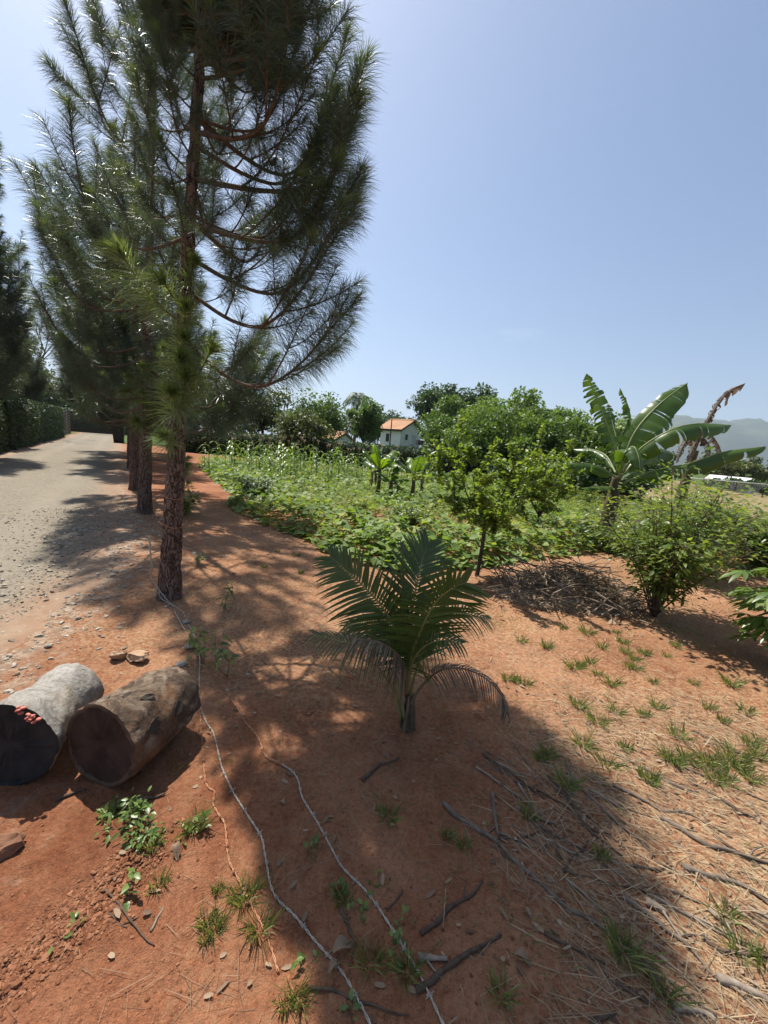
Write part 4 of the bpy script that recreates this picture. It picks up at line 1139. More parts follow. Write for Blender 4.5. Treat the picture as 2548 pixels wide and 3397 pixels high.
def corn_label(y):
    k = 0 if y < 15.6 else (1 if y < 17.6 else 2)
    return (('green corn plant in the front rows facing the squash vines', 'corn plants in the front rows'), ('green corn plant in the middle rows of the corn', 'corn plants in the middle rows'), ('green corn plant in the back rows against the dark hedge', 'corn plants in the back rows'))[k]
for i, (x, y) in enumerate(spots):
    sc_ = rngc.uniform(0.72, 1.12); lo_ = (x, y, float(base_h(x, y)) - 0.01)
    if i < 3:
        o = protos[i]; o['label'], o['group'] = corn_label(y); o.location = lo_; o.rotation_euler = (0, 0, rngc.uniform(0, 6.28)); o.scale = (sc_,) * 3
    else:
        o = copy_thing(protos[i % 3], lo_, rngc.uniform(0, 6.28), sc_); o['label'], o['group'] = corn_label(y)

# ------------------------------------------------------------------ bananas
def banana_leaf(parent, pts, w, mat, rng, normal=(0, -0.5, 1), sag=0.35, tears=6, ragged=0.0, halves=(1, 1), label=None, strip_droop=0.0):
    """torn blade on both sides of a curved midrib"""
    p = resample(pts, 33); T = nrm(np.gradient(p, axis=0))
    nh = np.asarray(normal, float); S_ = nrm(np.cross(T, nh)); N_ = nrm(np.cross(S_, T))
    t = np.linspace(0, 1, 33); wt = w * np.interp(t, [0, 0.10, 0.22, 0.55, 0.82, 0.95, 1.0], [0.05, 0.25, 0.8, 1.0, 0.85, 0.45, 0.06])
    g = Geo(); na = 5; ripl = rng.normal(0, 0.03, 33); ph0 = rng.uniform(0, 6.28)
    for sgn, hf in ((1, halves[0]), (-1, halves[1])):
        if hf <= 0: continue
        cuts = sorted(set([3, 32] + list(rng.choice(np.arange(5, 31), tears, False))))
        for a, b_ in zip(cuts[:-1], cuts[1:]):
            fr = rng.uniform(0.35, 1.0) if rng.random() < ragged else 1.0
            ex = rng.uniform(0, strip_droop); sk = rng.uniform(-0.02, 0.02)
            ids = np.arange(a, b_ + 1); V = []
            for n_i, i in enumerate(ids):
                e_ = (n_i / (len(ids) - 1) - 0.5) * -2                        # close the strip to a narrower end
                for q in range(na):
                    u = q / (na - 1); x_ = u * wt[i] * hf * fr
                    sg = (sag * u + ex * u * u * 1.6)
                    x_ = x_ * (1 + ripl[i])
                    c = p[i] + N_[i] * (0.010 * u * math.sin(i * 2.1 + sgn) + 0.02 * u * math.sin(i * 0.55 + ph0)) * w / 0.25 + S_[i] * sgn * x_ * math.cos(min(1.4, sg)) - N_[i] * x_ * math.sin(min(1.4, sg)) * 0.9
                    c = c + T[i] * (e_ * 0.012 * u + sk * u + 0.10 * x_)
                    c[2] -= ex * x_ * 0.7 * u
                    V.append(c)
            m_ = len(ids)
            Q = [(r_ * na + q, r_ * na + q + 1, (r_ + 1) * na + q + 1, (r_ + 1) * na + q) for r_ in range(m_ - 1) for q in range(na - 1)]
            g.add(V, None, Q)
    o = g.build('leaf', mat, parent, label=label)
    g = Geo(); tube(g, p, np.linspace(0.022, 0.004, 33) * (w / 0.25) ** 0.6, 6)
    g.build('midrib', M['midrib'] if mat is not M['banana_dead'] else M['rachis_dead'], o)
    return o

def rel(root, pts):
    l = np.array(root.location); return [np.asarray(q, float) - l for q in pts]

rb = np.random.default_rng(600)
BB = (4.779,8.334)
bp = thing('banana_plant', 'large banana plant with broad torn leaves right of the citrus trees', 'banana plant', P3(BB, -0.04))
g = Geo(); hp = np.array((4.787,8.300,1.376)) - np.array(bp.location)
sp = resample([(0, 0, 0), hp * np.array((0.35, 0.4, 0.5)), hp], 20)
tube(g, sp, np.interp(np.linspace(0, 1, 20), [0, 0.15, 0.6, 1], [0.20, 0.165, 0.13, 0.085]), 16, True, 0, 1 + 0.05 * np.random.default_rng(3).normal(0, 1, (20, 16)))
g.build('pseudostem', M['banana_stem'], bp)
g = Geo(); c_ = np.array((-0.42, 0.05, 0)); tube(g, resample([c_, c_ + (0.02, 0, 0.22), c_ + (0.0, 0, 0.42)], 8), np.linspace(0.16, 0.13, 8), 12, True, 0, 1 + 0.1 * np.random.default_rng(4).normal(0, 1, (8, 12)))
g.build('cut_stump', M['banana_stem'], bp)
g = Geo(); c_ = np.array((0.78, 0.25, 0)); tube(g, resample([c_, c_ + (0.08, 0, 0.30), c_ + (0.18, 0, 0.62)], 8), np.linspace(0.19, 0.12, 8), 12, True, 0, 1 + 0.08 * np.random.default_rng(5).normal(0, 1, (8, 12)))
g.build('sucker_stem', M['banana_stem'], bp)
def bl(pts, w, **k):
    return banana_leaf(bp, rel(bp, pts), w, k.pop('mat', M['banana']), rb, **k)
bl([(4.790,8.300,1.429), (4.667,8.350,1.890), (4.457,8.500,2.475), (4.206,8.600,2.980), (3.951,8.600,3.405)], 0.24, normal=(-0.35, -1, 0.1), tears=20, ragged=0.5, strip_droop=0.8, sag=0.2, label='shredded upright leaf at the left')
bl([(4.878,8.400,1.483), (4.887,8.700,2.067), (4.858,9.000,2.538), (4.810,9.200,2.937)], 0.22, normal=(0.1, -1, 0.3), tears=14, ragged=0.3, strip_droop=0.5)
bl([(4.917,8.400,1.487), (5.147,8.700,2.144), (5.114,8.900,2.798), (4.837,8.900,3.241)], 0.17, normal=(0.3, -1, 0.1), tears=20, ragged=0.7, strip_droop=0.9)
bl([(4.856,8.300,1.435), (4.826,8.200,1.906), (4.976,8.200,2.401), (5.400,8.300,2.921), (5.907,8.400,3.362)], 0.33, normal=(-0.5, -0.85, 0.55), tears=8, strip_droop=0.12, sag=0.12, label='broad upright leaf, least torn', halves=(1.15, 0.55))
bl([(4.823,8.200,1.439), (4.965,8.000,1.946), (5.327,7.800,2.329), (5.803,7.800,2.502), (6.560,7.900,2.547)], 0.30, normal=(-0.1, -0.35, 1), tears=8, strip_droop=0.25, sag=0.75, halves=(1.1, 0.7))
bl([(4.862,8.200,1.232), (5.257,7.900,1.549), (5.792,7.700,1.754), (6.263,7.600,2.003), (6.942,7.500,2.173)], 0.27, normal=(0, -0.3, 1), tears=9, strip_droop=0.25, sag=0.9, halves=(1, 0.8), label='long low leaf arching to the right edge')
bl([(4.695,8.200,1.349), (4.229,8.000,1.529), (3.791,7.900,1.571), (3.430,7.800,1.507)], 0.23, normal=(0, -0.3, 1), tears=4, sag=0.95)
bl([(4.808,8.400,1.424), (4.800,8.900,1.782), (4.641,9.300,1.904), (4.370,9.600,1.878)], 0.22, normal=(0, -0.3, 1), tears=8, sag=0.9, ragged=0.3, strip_droop=0.3)
bl([(4.836,8.300,1.113), (4.537,8.200,1.137), (4.252,8.100,1.110), (3.924,8.000,1.071)], 0.13, normal=(0, -0.2, 1), tears=4, sag=0.5)
bl([(4.707,8.100,1.332), (4.516,7.700,1.838), (4.529,7.500,1.960), (4.539,7.300,1.756), (4.543,7.200,1.531)], 0.20, normal=(0, -0.6, 0.8), tears=3, sag=0.7)
bl([(4.878,8.300,1.384), (5.285,8.500,1.781), (5.939,8.900,2.020), (6.569,9.200,1.928)], 0.27, normal=(0, -0.4, 1), tears=6, sag=0.8, ragged=0.3)
bl([(4.981,8.500,1.459), (5.814,9.200,2.207), (6.428,9.600,2.678), (6.734,9.900,3.021)], 0.24, normal=(-0.3, -1, 0.4), tears=14, ragged=0.4, strip_droop=0.5)
bl([(4.931,8.400,1.273), (5.425,8.800,1.449), (6.012,9.000,1.429), (6.413,9.100,1.222)], 0.22, normal=(0, -0.3, 1), tears=6, sag=0.8)
# the withered plant behind
B2 = (7.955,10.282)
bd = thing('banana_plant', 'withered brown banana plant behind the large green one', 'banana plant', P3((7.05, 9.5), -0.04))
hp2 = np.array((7.171,9.500,2.091)) - np.array(bd.location)
g = Geo(); tube(g, resample([(0, 0, 0), hp2 * np.array((0.4, 0.4, 0.5)), hp2], 14), np.linspace(0.15, 0.08, 14), 12, True, 0, 1 + 0.08 * rb.normal(0, 1, (14, 12))); g.build('pseudostem', M['banana_stem'], bd)
for pts, w_, dr in (([(7.177,9.500,2.062), (7.300,9.500,2.718), (7.526,9.500,3.282), (7.664,9.450,3.514), (7.902,9.400,3.666)], 0.24, 1.6), ([(7.171,9.500,2.091), (7.101,9.300,2.376), (7.227,9.200,2.243), (7.273,9.150,1.990)], 0.16, 1.2), ([(7.142,9.500,2.088), (6.843,9.300,2.354), (6.575,9.100,2.102), (6.461,9.000,1.754)], 0.18, 1.2), ([(7.171,9.500,2.091), (6.946,9.200,2.333), (6.775,9.050,2.063), (6.670,9.000,1.715)], 0.16, 1.0), ([(7.209,9.550,2.093), (7.577,9.800,2.547), (7.984,9.900,2.340), (8.190,9.900,1.988)], 0.15, 1.0)):
    banana_leaf(bd, rel(bd, pts), w_, M['banana_dead'], rb, (-0.2, -0.8, 0.6), 1.0, 22, 0.6, (1, 1), None, dr)

def small_banana(label, base, h, seed, nl=7):
    rng = np.random.default_rng(seed)
    t = thing('banana_plant', label, 'banana plant', P3(base, -0.03))
    g = Geo(); tube(g, resample([(0, 0, 0), (0.02, 0, h * 0.3), (0.0, 0, h * 0.55)], 10), np.linspace(0.075, 0.04, 10), 10); g.build('pseudostem', M['banana_stem'], t)
    for k in range(nl):
        a = k * 2.4 + rng.uniform(-0.4, 0.4); el = rng.uniform(0.55, 1.25) if k > 1 else rng.uniform(0.1, 0.4)
        l_ = h * rng.uniform(0.5, 0.68); d = np.array((math.cos(a) * math.cos(el), math.sin(a) * math.cos(el), math.sin(el)))
        b0 = np.array((0, 0, h * 0.5)); pts = [b0, b0 + d * l_ * 0.4, b0 + d * l_ * 0.75 - np.array((0, 0, 0.03)), b0 + d * l_ - np.array((0, 0, 0.14 * l_ + 0.02))]
        nmv = np.array((-d[0] * 0.8, -d[1] * 0.8 - 0.15, 0.7))
        banana_leaf(t, pts, 0.15 * h / 1.4, M['banana_young'] if rng.random() < 0.65 else M['banana'], rng, nmv, 0.3, 4, 0.2, (1, 1), None, 0.2)
    for k in range(2):
        a = rng.uniform(0, 6.28); b0 = np.array((0, 0, h * 0.45)); d = np.array((math.cos(a), math.sin(a), 0)) * 0.22
        banana_leaf(t, [b0, b0 + d + (0, 0, 0.05), b0 + d * 1.2 - (0, 0, 0.2), b0 + d * 1.25 - (0, 0, 0.45)], 0.08, M['banana_dead'], rng, (-d[0], -d[1], 0.5), 0.8, 6, 0.5, (1, 1), None, 0.6)
    return t
small_banana('small banana plant with bright upright leaves, left of the pair', (-0.251,12.148), 1.75, 610, 8)
small_banana('short banana sucker between the two small banana plants', (0.140,11.761), 1.1, 611, 5)
small_banana('small banana plant right of the pair, touching the citrus crown', (0.779,11.661), 1.75, 612, 7)

# ------------------------------------------------------------------ citrus trees
def citrus(label, base, height, crown, seed, nleaf, leaf=0.052, fork=0.35, lean=(0, 0)):
    rng = np.random.default_rng(seed)
    t = thing('citrus_tree', label, 'tree', P3(base, -0.03))
    w = Geo(); fk = np.array((lean[0] * 0.4, lean[1] * 0.4, height * fork))
    tube(w, resample([(0, 0, 0), fk * np.array((0.3, 0.5, 0.5)) + np.array((0.012, 0, 0)), fk], 14), np.interp(np.linspace(0, 1, 14), [0, 0.1, 1], [0.036, 0.028, 0.024]), 8)
    tips = []; nb = 9
    for k in range(nb):
        a = 2.4 * k + rng.uniform(-0.3, 0.3); r_ = crown[0] * rng.uniform(0.55, 0.95); z = height * rng.uniform(0.72, 0.98)
        e = np.array((lean[0] + math.cos(a) * r_, lean[1] + math.sin(a) * r_, z)); mid = fk * 0.55 + e * 0.45 + np.array((math.cos(a), math.sin(a), 0)) * 0.05
        c = resample([fk, mid, e], 12); tube(w, c, np.linspace(0.014, 0.004, 12), 6)
        for q in range(10):
            i = rng.integers(3, 12); d = nrm(rdir(rng, 1)[0] + np.array((0, 0, 0.35)) + nrm(c[i] - np.array((lean[0], lean[1], height * 0.68))) * 0.7); ln = crown[0] * rng.uniform(0.25, 0.55)
            s_ = shoot_curve(c[i], d, ln, 0.25, 8); tube(w, s_, np.linspace(0.005, 0.002, 8), 4); tips.append(s_)
    w.build('trunk', M['wood_dark'], t)
    per = nleaf // len(tips); lf = Geo()
    for s_ in tips:
        i = rng.integers(1, 8, per); P = s_[i] + rng.normal(0, 0.02, (per, 3)); D = nrm(rdir(rng, per, -0.3, 0.9)); s = leaf * rng.uniform(0.7, 1.3, per)
        blades(lf, P, D, nrm(np.array((-0.3, 0.3, 1.1)) + rdir(rng, per)), s * 1.25, s * 0.33, LEAF, 0.15, 0.25)
    lf.build('crown', M['citrus'], t)
    return t
citrus('small citrus tree with slim dark trunk behind the coconut palm', (1.304,5.043), 1.86, (0.74, 0.7), 620, 9000, 0.045, 0.36, (0.06, 0.0))
citrus('shorter citrus tree behind, right of the first', (3.181,8.072), 1.7, (0.66, 0.65), 621, 4800, 0.046, 0.28, (0.05, 0.0))

# ------------------------------------------------------------------ bushes at the right
shrub('bush', 'dense leafy bush with many thin stems right of the brush pile', (3.065,4.133), 1.72, 0.80, 34, 5200, 0.072, M['bush'], 630, 0.24, 'bush', None, 'wood_brown', 0.010, 0.22, 0.3)
shrub('bush', 'leafy bush behind the dense one, under the banana leaves', (4.75, 6.1), 1.55, 0.95, 28, 4600, 0.078, M['bush'], 631, 0.24, 'bush', None, 'wood_brown', 0.010, 0.15, 0.3)
shrub('bush', 'bright leafy bush at the right edge before the dry grass', (6.5, 6.6), 1.25, 1.1, 26, 3600, 0.10, M['cassava'], 632, 0.22, 'bush', None, 'wood_brown', 0.009, 0.1, 0.3)
shrub('bush', 'low dark leaves at the foot of the banana stem', (4.45, 7.2), 0.6, 0.7, 16, 1700, 0.09, M['bush'], 633, 0.24, 'bush', None, 'wood_brown', 0.006, 0.1, 0.3)
def cassava():
    rng = np.random.default_rng(640)
    b_ = (3.50, 3.2); t = thing('cassava_plant', 'bright cassava plant with long narrow leaflets at the right edge', 'cassava', P3(b_, -0.03))
    w = Geo(); lf = Geo()
    for k in range(7):
        a = rng.uniform(0, 6.28); top = np.array((math.cos(a) * 0.28 - 0.1, math.sin(a) * 0.28, rng.uniform(0.65, 1.0))); st = resample([(0, 0, 0), top * np.array((0.4, 0.4, 0.55)), top], 10)
        tube(w, st, np.linspace(0.014, 0.006, 10), 6)
        for q in range(15):
            i = int(rng.uniform(3.5, 9.9)); az = rng.uniform(0, 6.28); d = nrm(np.array((math.cos(az), math.sin(az), rng.uniform(0.0, 0.6)))); l_ = rng.uniform(0.14, 0.26)
            e = st[i] + d * l_; tube(w, [st[i], e], 0.0025, 4, False)
            fl = nrm(np.array((d[0], d[1], -0.25))); sd = nrm(np.cross(fl, (0, 0, 1)))
            an = np.radians(np.array((-100, -62, -30, 0, 30, 62, 100))); D = fl[None] * np.cos(an)[:, None] + sd[None] * np.sin(an)[:, None] + rng.normal(0, 0.06, (7, 3))
            ln = np.array((0.10, 0.15, 0.18, 0.19, 0.18, 0.15, 0.10)) * rng.uniform(0.8, 1.15)
            blades(lf, np.repeat(e[None], 7, 0), D, np.repeat(np.array([[0, 0, 1.0]]), 7, 0) + rng.normal(0, 0.15, (7, 3)), ln, ln * 0.13, [(0, 0.15), (0.3, 0.7), (0.6, 1.0), (0.85, 0.5), (1, 0)], 0.35, 0.2)
    w.build('stem', M['wood_brown'], t); lf.build('foliage', M['cassava'], t)
cassava()

# ------------------------------------------------------------------ coconut palm sapling in the foreground
def coconut_sapling():
    rng = np.random.default_rng(700)
    t = thing('coconut_palm', 'young coconut palm with spread fronds in the middle foreground', 'palm', P3((0.245,2.055), -0.03))
    Y0 = 2.07
    g = Geo(); tube(g, resample([(0, 0, 0), (0.0, 0, 0.10), (0.01, 0, 0.22)], 8), np.interp(np.linspace(0, 1, 8), [0, 0.2, 1], [0.036, 0.030, 0.016]), 10); g.build('stem', M['rachis_dead'], t)
    for k in range(6):
        a = k * 1.05; g = Geo(); d = np.array((math.cos(a), math.sin(a), 0)); tube(g, resample([d * 0.040, d * 0.036 + (0, 0, 0.09), d * 0.016 + (0, 0, 0.24)], 8), np.linspace(0.013, 0.008, 8), 6); g.build('leaf_base', M['wood_brown'] if k % 2 else M['rachis_dead'], t)
    def frond(pts, nl, lmax, w, m_, rm, single=False, r0=0.011, label=None, **k):
        pts = rel(t, pts); o = None
        g = Geo(); tube(g, resample(pts, 26), np.linspace(r0, 0.0025, 26), 6); o = g.build('frond', rm, t, label=label)
        if single:
            out = []; rachis_leaflets(None, pts, nl, lmax, w, rng, out=out, **k)
            for q in out: q.build('leaflet', m_, o)
        else:
            g = Geo(); rachis_leaflets(g, pts, nl, lmax, w, rng, **k); g.build('leaflets', m_, o, kind='stuff')
        return o
    PL, RC = M['palm'], M['rachis']
    b0 = (0.230,2.070,0.170)
    frond([b0, (0.207,2.080,0.454), (0.222,2.200,0.742), (0.260,2.340,0.921), (0.295,2.420,1.011)], 40, 0.32, 0.0090, PL, RC, True, 0.012, None, up=(0.15, -1, 0.2), droop=0.10, fwd=0.75, start=0.26, vee=0.15, lprof=([0, 0.26, 0.5, 0.8, 1], [0.5, 0.75, 1.0, 0.85, 0.4]))
    frond([b0, (0.186,2.080,0.452), (0.055,2.100,0.674), (-0.078,2.120,0.802), (-0.193,2.150,0.882), (-0.280,2.180,0.938)], 40, 0.30, 0.0090, PL, RC, True, 0.012, None, up=(-0.3, -0.9, 0.4), droop=0.22, fwd=0.62, start=0.28, vee=0.1, lprof=([0, 0.28, 0.5, 0.8, 1], [0.5, 0.8, 1.0, 0.8, 0.4]))
    frond([b0, (0.215,2.020,0.432), (0.254,1.950,0.672), (0.297,1.900,0.827), (0.359,1.860,0.923), (0.426,1.840,0.972)], 40, 0.32, 0.0092, PL, RC, True, 0.012, None, up=(0.35, -0.85, 0.45), droop=0.22, fwd=0.55, start=0.26, vee=0.1, lprof=([0, 0.26, 0.5, 0.8, 1], [0.55, 0.85, 1.0, 0.85, 0.4]))
    frond([b0, (0.247,2.150,0.359), (0.340,2.300,0.489), (0.515,2.420,0.564), (0.764,2.500,0.507)], 30, 0.24, 0.0062, PL, RC, False, 0.010, None, up=(0.1, -0.5, 0.9), droop=0.45, fwd=0.6, start=0.3)
    frond([b0, (0.177,2.180,0.334), (0.077,2.350,0.397), (-0.071,2.450,0.420), (-0.196,2.500,0.362)], 30, 0.23, 0.0062, PL, RC, False, 0.010, None, up=(0.0, -0.5, 0.9), droop=0.5, fwd=0.6, start=0.3)
    frond([b0, (0.185,2.000,0.385), (0.070,1.920,0.530), (-0.060,1.860,0.586), (-0.178,1.840,0.611), (-0.296,1.840,0.633)], 34, 0.19, 0.0048, M['palm_old'], RC, False, 0.009, 'yellowing low frond at the left', up=(0, -0.6, 0.8), droop=0.55, fwd=0.6, start=0.3)
    frond([b0, (0.216,1.980,0.410), (0.257,1.880,0.588), (0.336,1.820,0.670), (0.432,1.800,0.673)], 28, 0.19, 0.0055, PL, RC, False, 0.009, None, up=(0, -0.6, 0.8), droop=0.5, fwd=0.55, start=0.3)
    frond([(0.221,2.050,0.203), (0.188,1.960,0.419), (0.115,1.860,0.568), (0.024,1.800,0.643), (-0.083,1.780,0.660)], 30, 0.13, 0.0048, M['palm_dead'], M['rachis_dead'], False, 0.008, 'dried grey frond hanging over the left side', up=(0, -0.4, 0.9), droop=1.3, fwd=0.45, start=0.32, vee=-0.3)
    frond([(0.242,2.050,0.126), (0.274,2.000,0.262), (0.333,1.950,0.394), (0.404,1.920,0.464), (0.513,1.900,0.478), (0.619,1.880,0.439), (0.697,1.860,0.363), (0.721,1.840,0.290)], 40, 0.125, 0.0042, M['palm_dead'], M['rachis_dead'], False, 0.009, 'dead brown frond arching down at the right', up=(0.1, -0.5, 0.9), droop=0.85, fwd=0.75, start=0.3, vee=-0.1)
    for pts in ([(0.205,2.050,0.043), (0.164,2.030,0.192), (0.096,2.000,0.320), (0.038,1.980,0.402)], [(0.221,2.030,0.060), (0.176,2.020,0.248), (0.134,2.000,0.380)], [(0.253,2.050,0.058), (0.246,2.060,0.228), (0.279,2.080,0.441)]):
        g = Geo(); tube(g, resample(rel(t, pts), 14), np.linspace(0.010, 0.006, 14), 6); g.build('leaf_stalk', M['rachis'], t)
    g = Geo(); p = resample(rel(t, [(0.227,2.070,0.170), (0.192,2.060,0.463), (0.154,2.050,0.742), (0.109,2.040,1.112)]), 20); tube(g, p, np.interp(np.linspace(0, 1, 20), [0, 0.5, 0.8, 1], [0.016, 0.014, 0.009, 0.001]), 6); g.build('spear', M['palm'], t)
coconut_sapling()

# ------------------------------------------------------------------ the two logs
def log_material(name, cols, moss):
    m, nt, out = mat_new(name)
    v = objco(nt); a = noise(nt, 9.0, 8, 0.7, v, 0.8); b = noise(nt, 55.0, 6, 0.75, v); c3 = noise(nt, 4.2, 4, 0.6, v)
    c = ramp(nt, a, [(0.30, cols[0]), (0.48, cols[1]), (0.62, cols[2])])
    c = mixc(nt, ramp(nt, c3, [(0.45, (0, 0, 0)), (0.6, (0.8, 0.8, 0.8))]), c, moss)
    c = mixc(nt, 0.6, c, ramp(nt, b, [(0.3, (0.5, 0.48, 0.45)), (0.65, (1.25, 1.25, 1.25))]), 'MULTIPLY')
    p = nd(nt, 'ShaderNodeBsdfPrincipled', Roughness=0.9); p.inputs['Specular IOR Level'].default_value = 0.2
    nt.links.new(c, p.inputs['Base Color'])
    bm = nd(nt, 'ShaderNodeBump', Strength=1.0, Distance=0.022); nt.links.new(mth(nt, 'ADD', a, mth(nt, 'MULTIPLY', b, 0.5)), bm.inputs['Height']); nt.links.new(bm.outputs[0], p.inputs['Normal'])
    nt.links.new(p.outputs[0], out.inputs[0]); return m
M['log_brown'] = log_material('log_brown', [(0.034, 0.023, 0.016), (0.115, 0.078, 0.053), (0.29, 0.225, 0.16)], (0.22, 0.110, 0.054))
M['log_pale'] = log_material('log_pale', [(0.16, 0.14, 0.115), (0.33, 0.305, 0.265), (0.45, 0.42, 0.38)], (0.27, 0.22, 0.16))
M['log_end'] = solid('log_end', (0.024, 0.013, 0.009), (0.066, 0.038, 0.026), 9, 0.9, 0.006)
M['log_char'] = solid('log_char', (0.010, 0.009, 0.009), (0.035, 0.031, 0.030), 9, 0.85, 0.006)
M['log_rim'] = solid('log_rim', (0.050, 0.030, 0.020), (0.13, 0.080, 0.052), 20, 0.9, 0.004)
M['fungus'] = solid('fungus', (0.42, 0.085, 0.055), (0.60, 0.22, 0.16), 40, 0.6)

def log(label, a, b, prof, end_mat, bark, seed):
    rng = np.random.default_rng(seed); a = np.array(a, float); b = np.array(b, float)
    c = (a + b) / 2; t = thing('log', label, 'log', (c[0], c[1], 0))
    n, k = 60, 64; p = resample([a - (c[0], c[1], 0), b - (c[0], c[1], 0)], n); u = np.linspace(0, 1, n); rad = np.interp(u, prof[0], prof[1])
    an = np.linspace(0, 2 * np.pi, k, endpoint=False)
    j = 1 + 0.15 * (fbm(np.cos(an)[None] * 1.6 + 5 + u[:, None] * 2.2, np.sin(an)[None] * 1.6 + 5 + u[:, None] * 1.3, seed, 3) - 0.5) + 0.13 * (fbm(np.cos(an)[None] * 6 + 9 + u[:, None] * 6, np.sin(an)[None] * 6 + 9 + u[:, None] * 2, seed + 5, 3) - 0.5)
    # a lengthwise crease
    cr = np.exp(-((((an[None] - 4.1 - 0.25 * np.sin(u[:, None] * 3)) + np.pi) % (2 * np.pi) - np.pi) / 0.13) ** 2); j = j - 0.05 * cr
    T, A, B = frames(p)
    V = p[:, None, :] + (rad[:, None] * j)[..., None] * (np.cos(an)[None, :, None] * A[:, None, :] + np.sin(an)[None, :, None] * B[:, None, :])
    i = np.arange(n - 1)[:, None] * k; q = np.arange(k)[None]; q2 = (q + 1) % k
    g = Geo(); g.add(V.reshape(-1, 3), None, np.stack([i + q, i + q2, i + k + q2, i + k + q], -1).reshape(-1, 4)); g.build('bark', bark, t)
    for ring, sg in ((0, 1), (n - 1, -1)):
        e = V[ring]; cc = e.mean(0); ax = T[ring] * sg
        g = Geo(); rr = [1.0, 0.965, 0.93, 0.90, 0.6, 0.3]; dp = [0.0, -0.003, -0.003, 0.003, 0.005, 0.004]; VV = []
        for r_, d_ in zip(rr, dp): VV.append(cc + (e - cc) * r_ + ax * (d_ + 0.004 * rng.normal(0, 1, (k, 1)) * (r_ < 0.92)))
        VV = np.concatenate(VV + [(cc + ax * 0.014)[None]]); m_ = len(rr)
        Q = [(a_ * k + x, (a_ + 1) * k + x, (a_ + 1) * k + (x + 1) % k, a_ * k + (x + 1) % k) for a_ in range(3) for x in range(k)]
        g.add(VV, None, Q if sg < 0 else [z[::-1] for z in Q]); g.build('rim', M['log_rim'] if end_mat is M['log_end'] else end_mat, t)
        g = Geo(); VV2 = np.concatenate([VV[3 * k:6 * k], VV[-1:]])
        Q = [(a_ * k + x, (a_ + 1) * k + x, (a_ + 1) * k + (x + 1) % k, a_ * k + (x + 1) % k) for a_ in range(2) for x in range(k)]
        Tt = [(2 * k + x, 3 * k, 2 * k + (x + 1) % k) for x in range(k)]
        g.add(VV2, Tt, Q); g.build('cut_face', end_mat, t)
    return t, V, c
lr, Vr, cr_ = log('brown log with flaking bark and dark sawn end, right of the pair', (-1.155, 1.515, 0.188), (-1.045, 1.945, 0.162), ([0, 0.12, 0.45, 0.8, 1], [0.192, 0.190, 0.178, 0.172, 0.154]), M['log_end'], M['log_brown'], 711)
ll, Vl, cl_ = log('pale grey log with a charred end, left of the pair', (-1.520, 1.475, 0.187), (-1.590, 1.900, 0.160), ([0, 0.10, 0.4, 0.6, 0.85, 1], [0.190, 0.186, 0.164, 0.148, 0.154, 0.152]), M['log_char'], M['log_pale'], 712)
# bark flakes and knots on the brown log
rf = np.random.default_rng(713)
for kk in range(16):
    i = rf.integers(4, 50); q = rf.integers(0, 64); c = Vr[i, q]; nn = nrm(c - Vr[i].mean(0))
    if nn[2] < -0.2: continue
    tt = nrm(np.cross(nn, rdir(rf, 1)[0])); bb = np.cross(nn, tt); s = rf.uniform(0.015, 0.05)
    pts = [c + nn * 0.002 + tt * s * math.cos(x) * rf.uniform(0.6, 1.2) + bb * s * 0.6 * math.sin(x) * rf.uniform(0.6, 1.2) + nn * rf.uniform(-0.002, 0.009) for x in np.linspace(0, 6.28, 7)[:-1]]
    V = np.array(pts + [c + nn * 0.003] + [p_ - nn * 0.006 for p_ in pts])
    T = [(6, x, (x + 1) % 6) for x in range(6)]; Q = [(x, 7 + x, 7 + (x + 1) % 6, (x + 1) % 6) for x in range(6)]
    g = Geo(); g.add(V, T, Q); g.build('bark_flake', [M['wood_grey'], M['wood_dark'], M['wood_brown'], M['wood_dark']][kk % 4], lr, flat=True)
# red bracket fungus on the rim of the pale log
fg = Geo(); rim = Vl[0]; 
zs = [q for q in range(64) if rim[q][2] > rim[:, 2].max() - 0.075 and rim[q][0] > rim[:, 0].mean() + 0.045]
for q in zs:
    for z in range(3):
        c = Vl[0, q] * (1 - 0.05 * z) + Vl[0].mean(0) * (0.05 * z) + rf.normal(0, 0.006, 3) + np.array((0, -0.017, 0.006))
        r_ = rf.uniform(0.007, 0.012); d = rdir(rf, 1)[0]
        th = np.linspace(0, np.pi, 5); V = []
        for a_ in th:
            for b_ in np.linspace(0, 6.28, 7)[:-1]: V.append(c + r_ * np.array((math.sin(a_) * math.cos(b_), math.sin(a_) * math.sin(b_), 0.45 * math.cos(a_))))
        Q = [(i * 6 + j, i * 6 + (j + 1) % 6, (i + 1) * 6 + (j + 1) % 6, (i + 1) * 6 + j) for i in range(4) for j in range(6)]
        fg.add(V, None, Q)
fg.build('bracket_fungus', M['fungus'], ll, label='red bracket fungus along the upper rim of the charred end')

